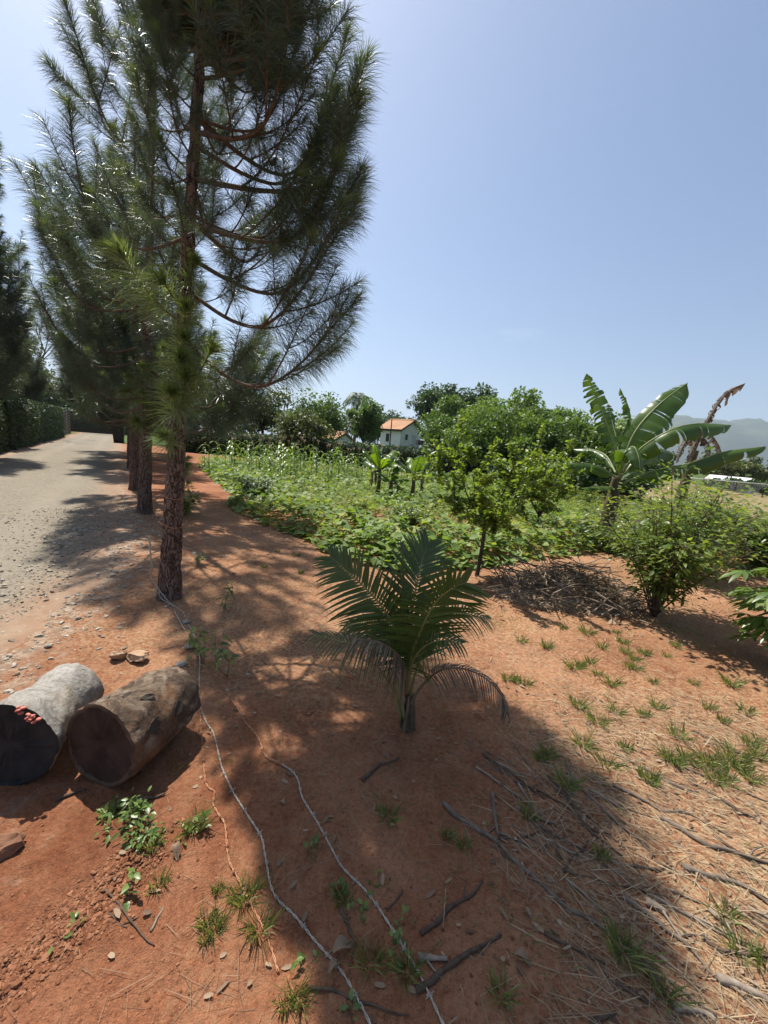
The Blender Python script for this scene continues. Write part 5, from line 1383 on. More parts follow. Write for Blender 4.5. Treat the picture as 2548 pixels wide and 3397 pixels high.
# ------------------------------------------------------------------ stones
def stone_mesh(seed, n=1):
    rng = np.random.default_rng(seed); ph = (1 + 5 ** 0.5) / 2
    V = nrm(np.array([(-1, ph, 0), (1, ph, 0), (-1, -ph, 0), (1, -ph, 0), (0, -1, ph), (0, 1, ph), (0, -1, -ph), (0, 1, -ph), (ph, 0, -1), (ph, 0, 1), (-ph, 0, -1), (-ph, 0, 1)], float))
    T = [(0, 11, 5), (0, 5, 1), (0, 1, 7), (0, 7, 10), (0, 10, 11), (1, 5, 9), (5, 11, 4), (11, 10, 2), (10, 7, 6), (7, 1, 8), (3, 9, 4), (3, 4, 2), (3, 2, 6), (3, 6, 8), (3, 8, 9), (4, 9, 5), (2, 4, 11), (6, 2, 10), (8, 6, 7), (9, 8, 1)]
    for _ in range(n):
        V = list(map(tuple, V)); cache = {}; T2 = []
        def mid(a, b):
            k = (min(a, b), max(a, b))
            if k not in cache: V.append(tuple(nrm(np.array(V[a]) + np.array(V[b])))); cache[k] = len(V) - 1
            return cache[k]
        for a, b, c in T: ab, bc, ca = mid(a, b), mid(b, c), mid(c, a); T2 += [(a, ab, ca), (b, bc, ab), (c, ca, bc), (ab, bc, ca)]
        T = T2; V = np.array(V)
    V = np.asarray(V)
    for _ in range(7):                                                # chisel flat faces
        d = rdir(rng, 1)[0]; h = rng.uniform(0.55, 0.85); ex = np.maximum(0, V @ d - h); V = V - ex[:, None] * d
    V = V * (1 + 0.10 * rng.normal(0, 1, (len(V), 1)) * 0.6)
    return V, np.array(T)

def stone(name, label, p, size, mat, seed, group=None, rz=0.0, n=2, sink=0.3):
    V, T = stone_mesh(seed, n); V = V * np.asarray(size)
    g = Geo(); g.add(V, T)
    return g.build(name, mat, None, True, loc=(p[0], p[1], float(hgt(p[0], p[1])) + size[2] * (1 - sink)), rot=(0, 0, rz), label=label, cat='rock' if size[0] > 0.05 else 'stone', group=group)
M['rock_soil'] = solid('rock_soil', (0.14, 0.065, 0.035), (0.24, 0.12, 0.07), 10, 0.95, 0.006)
stone('rock', 'left of two tan rocks lying behind the brown log', (-1.723,2.460), (0.056, 0.045, 0.036), M['stone_red'], 801, None, 0.2)
stone('rock', 'larger right of two tan rocks lying behind the brown log', (-1.586,2.459), (0.078, 0.055, 0.045), M['stone_red'], 802, None, -0.1)
stone('rock', 'dark rock at the left edge below the charred log', (-1.293,1.199), (0.062, 0.055, 0.034), M['rock_soil'], 803, None, 0.4)
stone('rock', 'dark flat stone between the log end and the seedlings', (-1.329,2.664), (0.045, 0.03, 0.018), M['stone'], 804, None, 0.2)
stone('rock', 'small pale stone where the wires meet below the pine', (-1.563,3.054), (0.032, 0.025, 0.018), M['stone'], 805, None, 0.2)
SM = []
for i in range(8):
    V, T = stone_mesh(820 + i, 1); g = Geo(); g.add(V * np.array((1, 0.75, 0.42)), T); SM.append(g.mesh('stone', M['stone'] if i % 3 else M['stone_red'], True))
rs_ = np.random.default_rng(830)
cnt = 0
while cnt < 120:
    s = rs_.uniform(-2.2, 5.0); o = float(road_edge(s)) + rs_.normal(0.25, 0.55)
    p = ROW0 + RD * s + RN * o; sz = rs_.uniform(0.014, 0.034) * (1 if rs_.random() < 0.9 else 1.6)
    if -1.6 < p[0] < -0.8 and p[1] < 2.35: continue
    if p[0] > -1.0 or np.hypot(*(p - ROW0)) < 0.22 or (p[1] < 2.5 and p[0] > -2.05): continue
    o_ = put('stone', SM[cnt % 8], None, (p[0], p[1], float(hgt(*p)) + sz * 0.22), (rs_.uniform(-.2, .2), rs_.uniform(-.2, .2), rs_.uniform(0, 6.28)), sz, 'loose pale stone lying on the grey gravel of the road' if in_road(p[0], p[1]) > 0.5 else 'loose stone on the reddish soil beside the gravel road', 'stone', 'loose stones on the road gravel' if in_road(p[0], p[1]) > 0.5 else 'loose stones on the soil beside the road'); cnt += 1
def scatter_small(name, label, n, seed, sampler, size, mat, cat):
    rng = np.random.default_rng(seed); p = sampler(rng, n); n = len(p)
    V, T = stone_mesh(seed, 0); g = Geo()
    s = rng.gamma(2.0, size / 2, n) + size * 0.25; a = rng.uniform(0, 6.28, n); ca, sa = np.cos(a), np.sin(a)
    z = np.where(in_road(p[:, 0], p[:, 1]) > 0.6, base_h(p[:, 0], p[:, 1]) - 0.012, hgt(p[:, 0], p[:, 1]))
    B = np.stack([V[None, :, 0] * ca[:, None] - V[None, :, 1] * 0.75 * sa[:, None], V[None, :, 0] * sa[:, None] + V[None, :, 1] * 0.75 * ca[:, None], np.repeat(V[None, :, 2] * 0.5, n, 0)], -1)
    B = B * (1 + 0.12 * rng.normal(0, 1, B.shape)) * s[:, None, None] + np.stack([p[:, 0], p[:, 1], z + s * 0.12], 1)[:, None, :]
    g.add(B.reshape(-1, 3), (T[None] + (np.arange(n) * len(V))[:, None, None]).reshape(-1, 3))
    g.build(name, mat, None, True, kind='stuff', label=label, cat=cat)
def smp_gravel(rng, n):
    s = rng.uniform(-2.4, 9, n) ; o = road_edge(s) + np.where(rng.random(n) < 0.6, rng.normal(0.2, 0.5, n), rng.uniform(-0.2, 3.2, n))
    p = ROW0 + RD * s[:, None] + RN * o[:, None]
    return p[(np.hypot(p[:, 0], p[:, 1]) < 9) & ~((p[:, 0] > -1.3) & (p[:, 1] < 2.2)) & ~((p[:, 0] > -1.9) & (p[:, 1] < 1.9))]
scatter_small('gravel', 'loose gravel strewn over the road and its edge', 8500, 841, smp_gravel, 0.0085, M['gravel'], 'gravel')
def smp_near(rng, n):
    r = 0.7 + 4.2 * rng.random(n) ** 1.3; a = rng.uniform(-0.95, 0.95, n); return np.stack([r * np.sin(a), r * np.cos(a)], 1)
scatter_small('soil_crumbs', 'small red soil crumbs covering the bare ground', 11000, 842, smp_near, 0.0024, M['clod'], 'soil')
def smp_clod(rng, n):
    k = rng.integers(0, 2, n); u = rng.random(n)[:, None]; a = np.array(CLOD)[k]; b = np.array(CLOD)[k + 1]; return a + (b - a) * u + rng.normal(0, 0.05, (n, 2))
scatter_small('soil_clods', 'rough churned soil clods in a band at the lower left', 3200, 843, smp_clod, 0.0034, M['clod'], 'soil')

# ------------------------------------------------------------------ barbed wire
def barbed_wire(label, pts, mats, seed, r=0.0019, lift=0.006, split=None):
    rng = np.random.default_rng(seed); P = np.array([(p[0], p[1], (p[2] if len(p) > 2 else float(hgt(p[0], p[1])) + lift)) for p in pts]); o0 = P[0].copy()
    t = thing('barbed_wire', label, 'barbed wire', o0)
    ln = float(np.linalg.norm(np.diff(P, axis=0), axis=1).sum()); n = int(ln / 0.009); c = resample(P - o0, n)
    c = c + 0.006 * np.stack([fbm(np.arange(n) * 0.09, np.zeros(n), seed + k, 2) - 0.5 for k in range(3)], 1) * np.array((1, 1, 0.4))
    T, A, B = frames(c); ph = np.arange(n) * 0.9
    cut = n if split is None else int(n * split)
    for k in (0, np.pi):
        q = c + 0.0024 * (np.cos(ph + k)[:, None] * A + np.sin(ph + k)[:, None] * B)
        for a, b, m_ in ((0, cut, mats[0]), (max(0, cut - 1), n, mats[-1])):
            if b - a > 2:
                g = Geo(); tube(g, q[a:b], r, 5); g.build('strand', m_, t)
    d = 0.05
    while d < ln - 0.03:
        i = int(d / ln * (n - 1)); g = Geo()
        for z in range(2):
            e = nrm(A[i] * rng.normal() + B[i] * rng.normal() + T[i] * rng.uniform(-.4, .4)); tube(g, [c[i] - e * 0.015, c[i] + e * 0.015], 0.0013, 4)
        w_ = np.linspace(-0.006, 0.006, 12)[:, None]; th = np.linspace(0, 18, 12)[:, None]
        tube(g, c[i] + T[i] * w_ + 0.0058 * (np.cos(th) * A[i] + np.sin(th) * B[i]), 0.0013, 4)
        g.build('barb', mats[0] if i < cut else mats[-1], t); d += rng.uniform(0.10, 0.15)
W_, WR = M['wire'], M['wire_rust']
TW = [(-2.085, 3.42, 0.60), (-2.075, 3.415, 0.42), (-2.065, 3.41, 0.30), (-2.05, 3.40, 0.20), (-1.99, 3.395, 0.12), (-1.955, 3.37, 0.05)]
barbed_wire('grey barbed wire running from the pine foot to the bottom centre', TW + [(-1.707,3.256), (-1.552,3.056), (-1.284,2.685), (-1.093,2.306), (-1.011,2.129), (-0.892,1.962), (-0.804,1.865), (-0.703,1.703), (-0.614,1.582), (-0.525,1.478), (-0.393,1.354), (-0.342,1.267), (-0.274,1.145), (-0.175,1.076), (-0.085,1.007), (-0.003,0.945), (0.051,0.888), (0.107,0.823)], [W_, W_], 901)
barbed_wire('barbed wire of mixed rust and grey, right of the other strands', [(-0.927,2.290), (-0.825,2.155), (-0.676,1.978), (-0.574,1.876), (-0.488,1.751), (-0.392,1.703), (-0.307,1.634), (-0.250,1.528), (-0.155,1.405), (-0.044,1.261), (0.054,1.178), (0.123,1.098), (0.184,1.020), (0.232,0.956), (0.295,0.843)], [WR, W_], 902, split=0.42)
barbed_wire('thin rusty barbed wire beside the brown log, left of the others', [(-1.111,2.263), (-0.941,1.994), (-0.843,1.810), (-0.767,1.667), (-0.694,1.543), (-0.649,1.514), (-0.628,1.457), (-0.588,1.413), (-0.541,1.370), (-0.498,1.288), (-0.462,1.231), (-0.412,1.182), (-0.332,1.098), (-0.262,1.025), (-0.199,0.938)], [WR, WR], 903, 0.0018)
barbed_wire('loose grey wire looped down the left side of the pine trunk', [(-2.075, 3.43, 0.58), (-2.06, 3.40, 0.40), (-2.05, 3.395, 0.33), (-2.075, 3.40, 0.26), (-2.03, 3.39, 0.19), (-1.96, 3.38, 0.10), (-1.830,3.330), (-1.689,3.145), (-1.504,2.924)], [W_, W_], 904, 0.0022)
for i, z in enumerate((0.98, 0.72)):
    a = np.linspace(0, 6.0, 26); rr = 0.112
    barbed_wire(['upper wire loop nailed around the nearest pine trunk', 'lower wire loop nailed around the nearest pine trunk'][i], [(-1.925 + rr * math.cos(x), 3.52 + rr * math.sin(x), z + 0.02 * math.sin(x * 2)) for x in a], [WR], 910 + i, 0.0018)

# ------------------------------------------------------------------ dead branches on the ground
def dead_branch(label, pts, r, mat, seed, group=None, lift=None):
    rng = np.random.default_rng(seed); P = np.array([(p[0], p[1], float(hgt(p[0], p[1])) + (r * 0.7 if lift is None else lift)) for p in pts]); o0 = P[0].copy()
    n = max(10, int(np.linalg.norm(np.diff(P, axis=0), axis=1).sum() / 0.02)); c = resample(P - o0, n)
    c = c + 0.012 * np.stack([fbm(np.arange(n) * 0.35, np.zeros(n), seed + k, 2) - 0.5 for k in range(3)], 1) * np.array((1, 1, 0.5))
    g = Geo(); tube(g, c, np.linspace(r, r * 0.45, n) * (1 + 0.12 * rng.normal(0, 1, n)), 7)
    t = thing('dead_branch', label, 'branch', o0, None, None, group); g.build('stem', mat, t)
    T, A, B = frames(c)
    for k in range(max(1, n // 14)):
        i = rng.integers(2, n - 1); s = 1 if rng.random() < 0.5 else -1; hz = nrm(np.array((-T[i][1], T[i][0], 0.12))) * s
        l_ = rng.uniform(0.03, 0.13); g = Geo(); tube(g, resample([c[i], c[i] + (hz * 0.6 + T[i] * 0.5) * l_ * 0.5 + rng.normal(0, 0.004, 3), c[i] + (hz + T[i]) * l_ * 0.7], 6), np.linspace(r * 0.4, r * 0.15, 6), 5); g.build('twig', mat, t)
    return t
WG, WB, WP = M['wood_grey'], M['wood_brown'], M['wood_pale']
BRL = [
 ('long grey branch crossing from the palm shade to the lower right', [(0.388,1.570), (0.452,1.503), (0.517,1.463), (0.594,1.406), (0.645,1.345), (0.718,1.271), (0.779,1.193), (0.853,1.148), (0.904,1.114), (0.973,1.061)], 0.0105, WG),
 ('dark straight branch beginning beside the grass at the shade edge', [(1.092,1.875), (1.082,1.739), (1.123,1.642), (1.173,1.524), (1.223,1.462), (1.250,1.395)], 0.0085, WG),
 ('curved dark branch inside the shade edge', [(0.943,1.764), (1.004,1.675), (1.012,1.589), (1.026,1.495), (1.076,1.428), (1.106,1.383)], 0.0085, WB),
 ('thin dark branch leading out of the shade', [(0.766,1.731), (0.870,1.680), (0.959,1.609), (1.015,1.533), (1.060,1.476)], 0.007, WB),
 ('short branch at the top of the sunlit litter', [(1.524,1.888), (1.566,1.819), (1.630,1.766), (1.706,1.745)], 0.010, WG),
 ('long thin branch through the sunlit litter below the grass', [(1.269,1.749), (1.352,1.682), (1.437,1.629), (1.549,1.623), (1.619,1.565), (1.672,1.512)], 0.0095, WG),
 ('thick grey branch running off the right edge, upper', [(1.406,1.585), (1.467,1.513), (1.522,1.452), (1.587,1.437), (1.729,1.396), (1.807,1.377)], 0.012, WG),
 ('sunlit branch pointing to the bottom right, beside straws', [(1.019,1.233), (1.078,1.190), (1.126,1.139), (1.170,1.096), (1.186,1.026), (1.195,0.999)], 0.010, WG),
 ('thick grey branch running off the right edge, lower', [(1.339,1.358), (1.404,1.338), (1.488,1.321), (1.552,1.297), (1.590,1.250), (1.637,1.221)], 0.013, WG),
 ('short dark stick in the middle of the litter', [(1.132,1.347), (1.202,1.344), (1.259,1.348)], 0.008, WB),
 ('short pale stick with forked end in the litter', [(1.318,1.198), (1.349,1.155), (1.352,1.132)], 0.010, WP),
 ('dark branch low at the right edge', [(1.240,1.129), (1.263,1.094), (1.330,1.081), (1.448,1.076)], 0.010, WB),
 ('thick whitish branch in the bottom right corner', [(1.191,1.006), (1.251,0.991), (1.299,0.975), (1.338,0.952)], 0.016, WP),
 ('pale curved stick near the bottom edge at the right', [(1.004,0.935), (1.048,0.928), (1.091,0.920), (1.102,0.904)], 0.012, WP),
 ('thin branch below the reddish dead leaf at the bottom right', [(0.851,0.980), (0.893,0.957), (0.936,0.945)], 0.007, WB),
 ('small stick crossing the long grey branch', [(0.830,1.310), (0.894,1.365), (1.000,1.442)], 0.007, WB),
 ('pale broken stick among white chips', [(1.127,1.696), (1.178,1.656), (1.249,1.603)], 0.011, WG),
 ('dark branch in the upper right litter', [(1.789,1.716), (1.829,1.649), (1.882,1.621)], 0.010, WB),
 ('thin stick at the right edge above the litter', [(1.942,1.722), (1.907,1.632), (1.892,1.550)], 0.006, WG),
 ('stout pale stick lying in the centre of the sunlit litter', [(1.105,1.224), (1.136,1.205), (1.165,1.186)], 0.015, WP),
 ('dark forked stick in the shade left of the litter', [(0.796,1.520), (0.828,1.470), (0.840,1.414), (0.845,1.361)], 0.009, WB),
 ('small stick at the bottom edge below the shade', [(0.727,0.888), (0.767,0.900), (0.813,0.913)], 0.009, WB),
 ('dark branch slanting up through the shade, centre right', [(0.249,1.066), (0.315,1.108), (0.388,1.168), (0.447,1.199), (0.496,1.253)], 0.009, WB),
 ('thick half-buried branch near the bottom centre', [(0.218,0.917), (0.280,0.953), (0.335,0.980), (0.381,1.007), (0.441,1.036), (0.517,1.079)], 0.0095, WB),
 ('upright looking stick below the long branch start', [(0.635,1.647), (0.619,1.527), (0.609,1.435)], 0.010, WG),
 ('short fat pale stick near the bottom centre', [(0.233,0.999), (0.275,0.996), (0.319,0.993)], 0.0125, WP),
 ('small brown stick between the two wires', [(-0.027,1.116), (0.001,1.067), (0.033,1.021)], 0.0075, WB),
 ('long thin twig crossing both wires at the bottom', [(-0.099,0.907), (-0.015,0.898), (0.063,0.886), (0.196,0.868)], 0.005, WB),
 ('thin twig across the long branch in the shade', [(0.607,1.428), (0.722,1.438), (0.807,1.475)], 0.005, WB),
 ('thin stick crossing the right wire', [(0.193,1.200), (0.162,1.156), (0.127,1.113)], 0.005, WB),
 ('thin reddish stick propped on the clods at the lower left', [(-0.849,1.112), (-0.751,1.060), (-0.657,1.007), (-0.599,0.978)], 0.0045, WB),
 ('short thin stick beside the propped stick', [(-0.796,1.046), (-0.714,1.022)], 0.004, WB),
 ('pale straight stick left of the grass tufts', [(-0.632,1.013), (-0.631,1.048), (-0.631,1.084)], 0.0045, WP),
 ('dark bark strip below the brown log', [(-1.279,1.421), (-1.235,1.443), (-1.199,1.478)], 0.009, WB),
 ('dark bark strip behind the broadleaf weeds', [(-0.969,1.456), (-0.895,1.452), (-0.852,1.481)], 0.009, WB),
 ('dark root lying in the shade below the palm', [(0.011,1.657), (0.087,1.754), (0.189,1.819)], 0.009, WB),
]
for i, (lab, pts, r, m_) in enumerate(BRL):
    dead_branch(lab, pts, r * 0.95, m_, 1000 + i * 7)
rd_ = np.random.default_rng(1500)
for k in range(70):                                                  # alike sticks lying in the same fan
    u = rd_.random(); x = rd_.uniform(0.55, 2.3); y = rd_.uniform(0.95, 1.95) + 0.15 * (x - 0.6)
    if x < 0.75 and y < 1.2: continue
    a = R(rd_.normal(-38, 16)); l_ = rd_.uniform(0.12, 0.42)
    d = np.array((math.cos(a), math.sin(a))); pts = [np.array((x, y)) + d * l_ * q for q in (-0.5, 0, 0.5)]
    sh_ = x - 0.25 < 0.85 + 0.35 * (1.9 - y)
    dead_branch('thin dry stick lying in the shaded edge of the litter' if sh_ else 'thin dry stick lying in the sunlit litter at the lower right', pts, rd_.uniform(0.003, 0.0065), [WG, WB, WG, WP][k % 4], 1600 + k * 5, 'dry sticks in the shaded litter' if sh_ else 'dry sticks in the sunlit litter')

# ------------------------------------------------------------------ fine litter: straws, needles, chips
def litter():
    rng = np.random.default_rng(1900)
    def lay(n, xs, ys, ang, sd, lo, hi, w, mat, name, label, cat='litter', mask=None):
        x = rng.uniform(*xs, n); y = rng.uniform(*ys, n)
        if mask is not None:
            k = mask(x, y); x, y = x[k], y[k]
        m_ = len(x); a = np.radians(rng.normal(ang, sd, m_)); D = np.stack([np.cos(a), np.sin(a), rng.normal(0.02, 0.07, m_)], 1)
        P = np.stack([x, y, hgt(x, y) + rng.uniform(0.002, 0.010, m_)], 1); l_ = rng.uniform(lo, hi, m_)
        g = Geo(); blades(g, P, D, np.array((0, 0, 1.0)) + rdir(rng, m_) * 0.3, l_, w * rng.uniform(0.6, 1.4, m_), [(0, 0.7), (0.35, 1), (0.7, 0.9), (1, 0)], rng.normal(0.0, 0.05, m_), 0.25)
        g.build(name, mat, kind='stuff', label=label, cat=cat)
    fan = lambda x, y: rng.random(len(x)) < smooth(0.25, 1.1, x - 0.12 + 0.25 * (1.5 - y)) * smooth(2.7, 1.7, y - 0.2 * x)
    lay(8000, (0.2, 2.6), (0.8, 2.7), -38, 38, 0.03, 0.18, 0.0011, M['straw'], 'dry_straw', 'dry straws lying in a fan at the lower right', 'straw', fan)
    lay(1500, (0.2, 2.6), (0.8, 2.6), -38, 60, 0.010, 0.04, 0.0042, M['dead_leaf'], 'bark_chips', 'pale bark chips and leaf bits among the dead branches', 'litter', fan)
    lay(11000, (-0.9, 1.9), (0.75, 3.4), -30, 80, 0.03, 0.13, 0.0006, M['dead_leaf'], 'fallen_needles', 'fallen brown pine needles over the shaded soil', 'litter', lambda x, y: rng.random(len(x)) < 0.10 + 0.9 * smooth(0.45, 0.62, fbm(x * 2.2, y * 2.2, 81, 3)) * smooth(-0.7, 0.0, x))
    lay(7000, (-2.4, 4.0), (2.8, 6.4), 0, 80, 0.02, 0.10, 0.0018, M['straw'], 'short_straw', 'thin pale straw scattered over the soil before the patch', 'straw', lambda x, y: (~inside(PATCH, x, y)) & (rng.random(len(x)) < fbm(x * 1.3, y * 1.3, 82, 3) * 1.3))
    lay(240, (-0.9, 1.8), (0.8, 2.6), 0, 90, 0.015, 0.045, 0.006, M['dead_leaf'], 'fallen_leaves', 'curled brown leaves scattered on the foreground soil', 'litter')
litter()
rl = np.random.default_rng(1950)
def big_leaf(label, p, l_, w, az, mat):
    g = Geo(); d = np.array([(math.cos(az), math.sin(az), 0.08)])
    t_ = np.linspace(0, 1, 9); V = []
    for q in t_:
        ww = w * math.sin(math.pi * min(1, 0.08 + q * 0.92)); c = np.array((math.cos(az), math.sin(az), 0)) * l_ * (q - 0.5) + np.array((0, 0, 0.010 + 0.016 * math.sin(q * 5)))
        s = np.array((-math.sin(az), math.cos(az), 0)); V += [c - s * ww + (0, 0, 0.55 * ww), c, c + s * ww + (0, 0, 0.75 * ww)]
    g.add(V, None, [(i * 3 + j, i * 3 + j + 1, i * 3 + j + 4, i * 3 + j + 3) for i in range(8) for j in range(2)])
    t = thing('fallen_leaf', label, 'leaf', P3(p, 0.002)); g.build('blade', mat, t)
    g = Geo(); tube(g, [np.array((math.cos(az), math.sin(az), 0)) * l_ * q + np.array((0, 0, 0.011)) for q in (-0.65, -0.45, 0, 0.4)], 0.0012, 4); g.build('vein', M['wood_brown'], t)
big_leaf('pale curled dry leaf between the two wires near the bottom', (-0.008,1.007), 0.075, 0.018, 0.5, M['dead_leaf'])
big_leaf('small pale curled leaf lying right of the weeds', (-0.673,1.243), 0.06, 0.014, -0.9, M['dead_leaf'])
big_leaf('brown curled leaf at the shade edge, bottom centre right', (0.571,1.008), 0.06, 0.012, -0.3, M['dead_leaf'])
big_leaf('rusty dead leaf strip in the bottom right litter', (0.977,0.992), 0.12, 0.012, -1.1, M['wood_brown'])
big_leaf('dry brown leaf standing below the grass at the shade edge', (-0.028,0.960), 0.06, 0.010, 0.9, M['dead_leaf'])

# ------------------------------------------------------------------ brush pile
M['pile_mat'] = solid('pile_litter', (0.15, 0.105, 0.07), (0.38, 0.29, 0.19), 40, 0.95, 0.012)
def brush_pile():
    rng = np.random.default_rng(2000)
    c0 = np.array((2.28, 4.52)); t = thing('brush_pile', 'heap of dry cut twigs and dead leaves between citrus tree and bush', 'brush pile', P3(c0, -0.02))
    n = 48; us = np.linspace(-1, 1, n); U_, W2 = np.meshgrid(us, us); r_ = np.hypot(U_, W2)
    def mh(u, w): r = np.hypot(u, w); return 0.26 * np.clip(1 - r * r, 0, 1) ** 1.2 * (0.7 + 0.6 * fbm(u * 2.5 + 3, w * 2.5 + 3, 91, 3)) 
    V = np.stack([U_ * 0.92, W2 * 0.58, mh(U_, W2) - 0.015 + 0.02 * (fbm(U_ * 9, W2 * 9, 92, 2) - 0.5)], -1).reshape(-1, 3)
    ii = (np.arange(n - 1)[:, None] * n + np.arange(n - 1)[None]).ravel(); g = Geo(); g.add(V, None, np.stack([ii, ii + 1, ii + n + 1, ii + n], 1)); g.build('mound', M['pile_mat'], t)
    for k in range(230):
        u, w = rng.uniform(-0.95, 0.95), rng.uniform(-0.95, 0.7)
        if math.hypot(u, w) > 1: continue
        z = float(mh(u, w)); a = rng.normal(0.2, 0.8) if rng.random() < 0.7 else rng.uniform(0, 3.14); el = rng.normal(0.05, 0.33); l_ = rng.uniform(0.18, 0.70)
        d = np.array((math.cos(a) * math.cos(el), math.sin(a) * math.cos(el), math.sin(el))); c = np.array((u * 0.92, w * 0.58, z + 0.03 + 0.14 * rng.random()))
        pts = [c - d * l_ / 2, c + rng.normal(0, 0.025, 3), c + d * l_ / 2]
        pts = [np.array((p[0], p[1], max(p[2], 0.012))) for p in pts]
        r = rng.uniform(0.004, 0.0095); g = Geo(); tube(g, resample(pts, 9), np.linspace(r, r * 0.5, 9), 5); g.build('stick', [WG, WP, WG, WP, WB][k % 5], t)
    g = Geo(); m_ = 1500; u = rng.normal(0, 0.45, m_); w = rng.normal(-0.08, 0.42, m_); z = mh(u, w)
    D = nrm(np.stack([rng.normal(0, 1, m_), rng.normal(0, 1, m_), rng.normal(0.15, 0.4, m_)], 1)); l_ = rng.uniform(0.08, 0.30, m_)
    blades(g, np.stack([u * 0.95, w * 0.62, z + rng.uniform(0.0, 0.06, m_)], 1), D, rdir(rng, m_), l_, 0.0022, BLADE, 0.1); g.build('twigs', M['straw'], t, kind='stuff')
    g = Geo(); m_ = 1700; u = rng.normal(0, 0.5, m_); w = rng.normal(-0.15, 0.55, m_); z = mh(u, w)
    D = nrm(np.stack([rng.normal(0, 1, m_), rng.normal(0, 1, m_), rng.normal(0.0, 0.4, m_)], 1)); l_ = rng.uniform(0.03, 0.09, m_)
    blades(g, np.stack([u * 0.98, w * 0.66, z + rng.uniform(0.002, 0.03, m_)], 1), D, np.array((0, -0.3, 1)) + rdir(rng, m_), l_, l_ * 0.22, LEAF4, 0.1, 0.3); g.build('dead_leaves', M['dead_leaf'], t, kind='stuff')
brush_pile()

# ------------------------------------------------------------------ grass tufts
def tuft_mesh(seed, n, h, lean, w=0.0022):
    rng = np.random.default_rng(seed); a = rng.uniform(0, 6.28, n); r_ = rng.random(n) * 0.03
    P = np.stack([np.cos(a) * r_, np.sin(a) * r_, np.zeros(n) - 0.004], 1); D = np.stack([np.cos(a) * lean * rng.random(n), np.sin(a) * lean * rng.random(n), np.ones(n)], 1)
    g = Geo(); blades(g, P, D, np.stack([np.cos(a + 1.2), np.sin(a + 1.2), np.full(n, 0.3)], 1), h * rng.uniform(0.45, 1.1, n), w, [(0, 0.7), (0.35, 1), (0.7, 0.7), (1, 0)], rng.uniform(0.1, 0.7, n), 0.3)
    return g.mesh('grass_tuft', M['grass'])
TM = [tuft_mesh(2100 + i, 44 + 12 * (i % 4), 0.085 + 0.018 * (i % 3), 0.8 + 0.3 * (i % 3)) for i in range(7)]
TUFTS = [(1.817,3.585), (1.293,3.222), (0.992,2.614), (1.044,2.599), (1.113,2.576), (1.591,2.856), (1.668,2.901), (1.778,2.972), (2.186,3.185), (2.200,3.075), (2.348,3.173), (2.065,2.917), (2.113,2.905), (2.269,3.360), (2.011,3.233), (2.790,3.408), (1.398,2.372), (1.805,2.334), (1.625,2.338), (1.446,2.229), (1.959,2.428), (2.346,2.479), (1.910,2.165), (1.255,2.014), (1.490,2.006), (1.314,1.879), (1.698,1.962), (1.720,1.939), (1.817,1.982), (1.833,1.935), (1.923,1.967), (1.954,1.926), (2.061,1.976), (2.136,2.017), (2.325,2.138), (2.428,2.188), (1.927,1.833), (1.865,1.832), (2.077,1.920), (0.106,1.509), (0.138,1.481), (0.384,1.419), (0.771,1.540), (0.446,1.380), (-0.654,1.346), (-0.473,1.147), (-0.404,1.138), (-0.351,1.150), (-0.463,1.051), (-0.447,1.000), (-0.427,1.023), (-0.287,1.033), (-0.037,1.160), (-0.017,1.133), (-0.132,0.891), (-0.151,0.869), (-0.107,0.869), (0.927,1.081), (0.928,1.057), (1.022,1.378), (1.368,1.193), (1.340,1.085), (1.400,1.065), (1.001,0.961), (0.475,0.928), (0.196,0.962), (0.964,1.881), (1.017,1.919), (0.081,0.976), (-0.773,1.261), (-0.681,1.139), (2.285,2.034), (2.068,1.853), (1.492,3.160), (1.736,2.784), (1.781,2.673), (2.122,2.722), (2.548,3.184), (2.475,2.773), (2.799,2.820), (2.333,2.348), (2.597,2.473), (-1.147,5.206), (-0.766,5.211), (-0.529,4.863), (-1.443,5.348), (-1.406,4.613), (-0.940,4.562), (-0.656,4.229), (2.027,3.511), (2.322,3.565), (-0.417,1.052), (-0.366,1.123), (1.030,1.719), (1.484,1.793)]
rt = np.random.default_rng(2150)
for i, p in enumerate(TUFTS):
    big = 1.3 if p[0] > 0.7 else 0.95
    if p[1] > 4.2: lab, grp = 'thin grass tuft on the open soil just before the squash vines', 'grass tufts before the vines'
    elif p[0] > 1.25 and p[1] < 2.25: lab, grp = 'green grass tuft in the sunny grassy patch at the right edge', 'grass tufts at the right edge'
    elif p[0] > 0.75 and p[1] > 2.1: lab, grp = 'small grass tuft on the sunlit bare soil right of the palm', 'grass tufts right of the palm'
    elif p[0] > 0.6: lab, grp = 'grass tuft growing among the fallen branches at the lower right', 'grass tufts among fallen branches'
    elif p[0] > -0.1: lab, grp = 'grass tuft in the tree shade below the palm', 'grass tufts in the shade below the palm'
    else: lab, grp = 'grass tuft on the lit soil around the barbed wires, lower left', 'grass tufts around the wires'
    put('grass_tuft', TM[i % 7], None, P3(p), (0, 0, rt.uniform(0, 6.28)), rt.uniform(0.65, 1.15) * big, lab, 'grass tuft', grp)
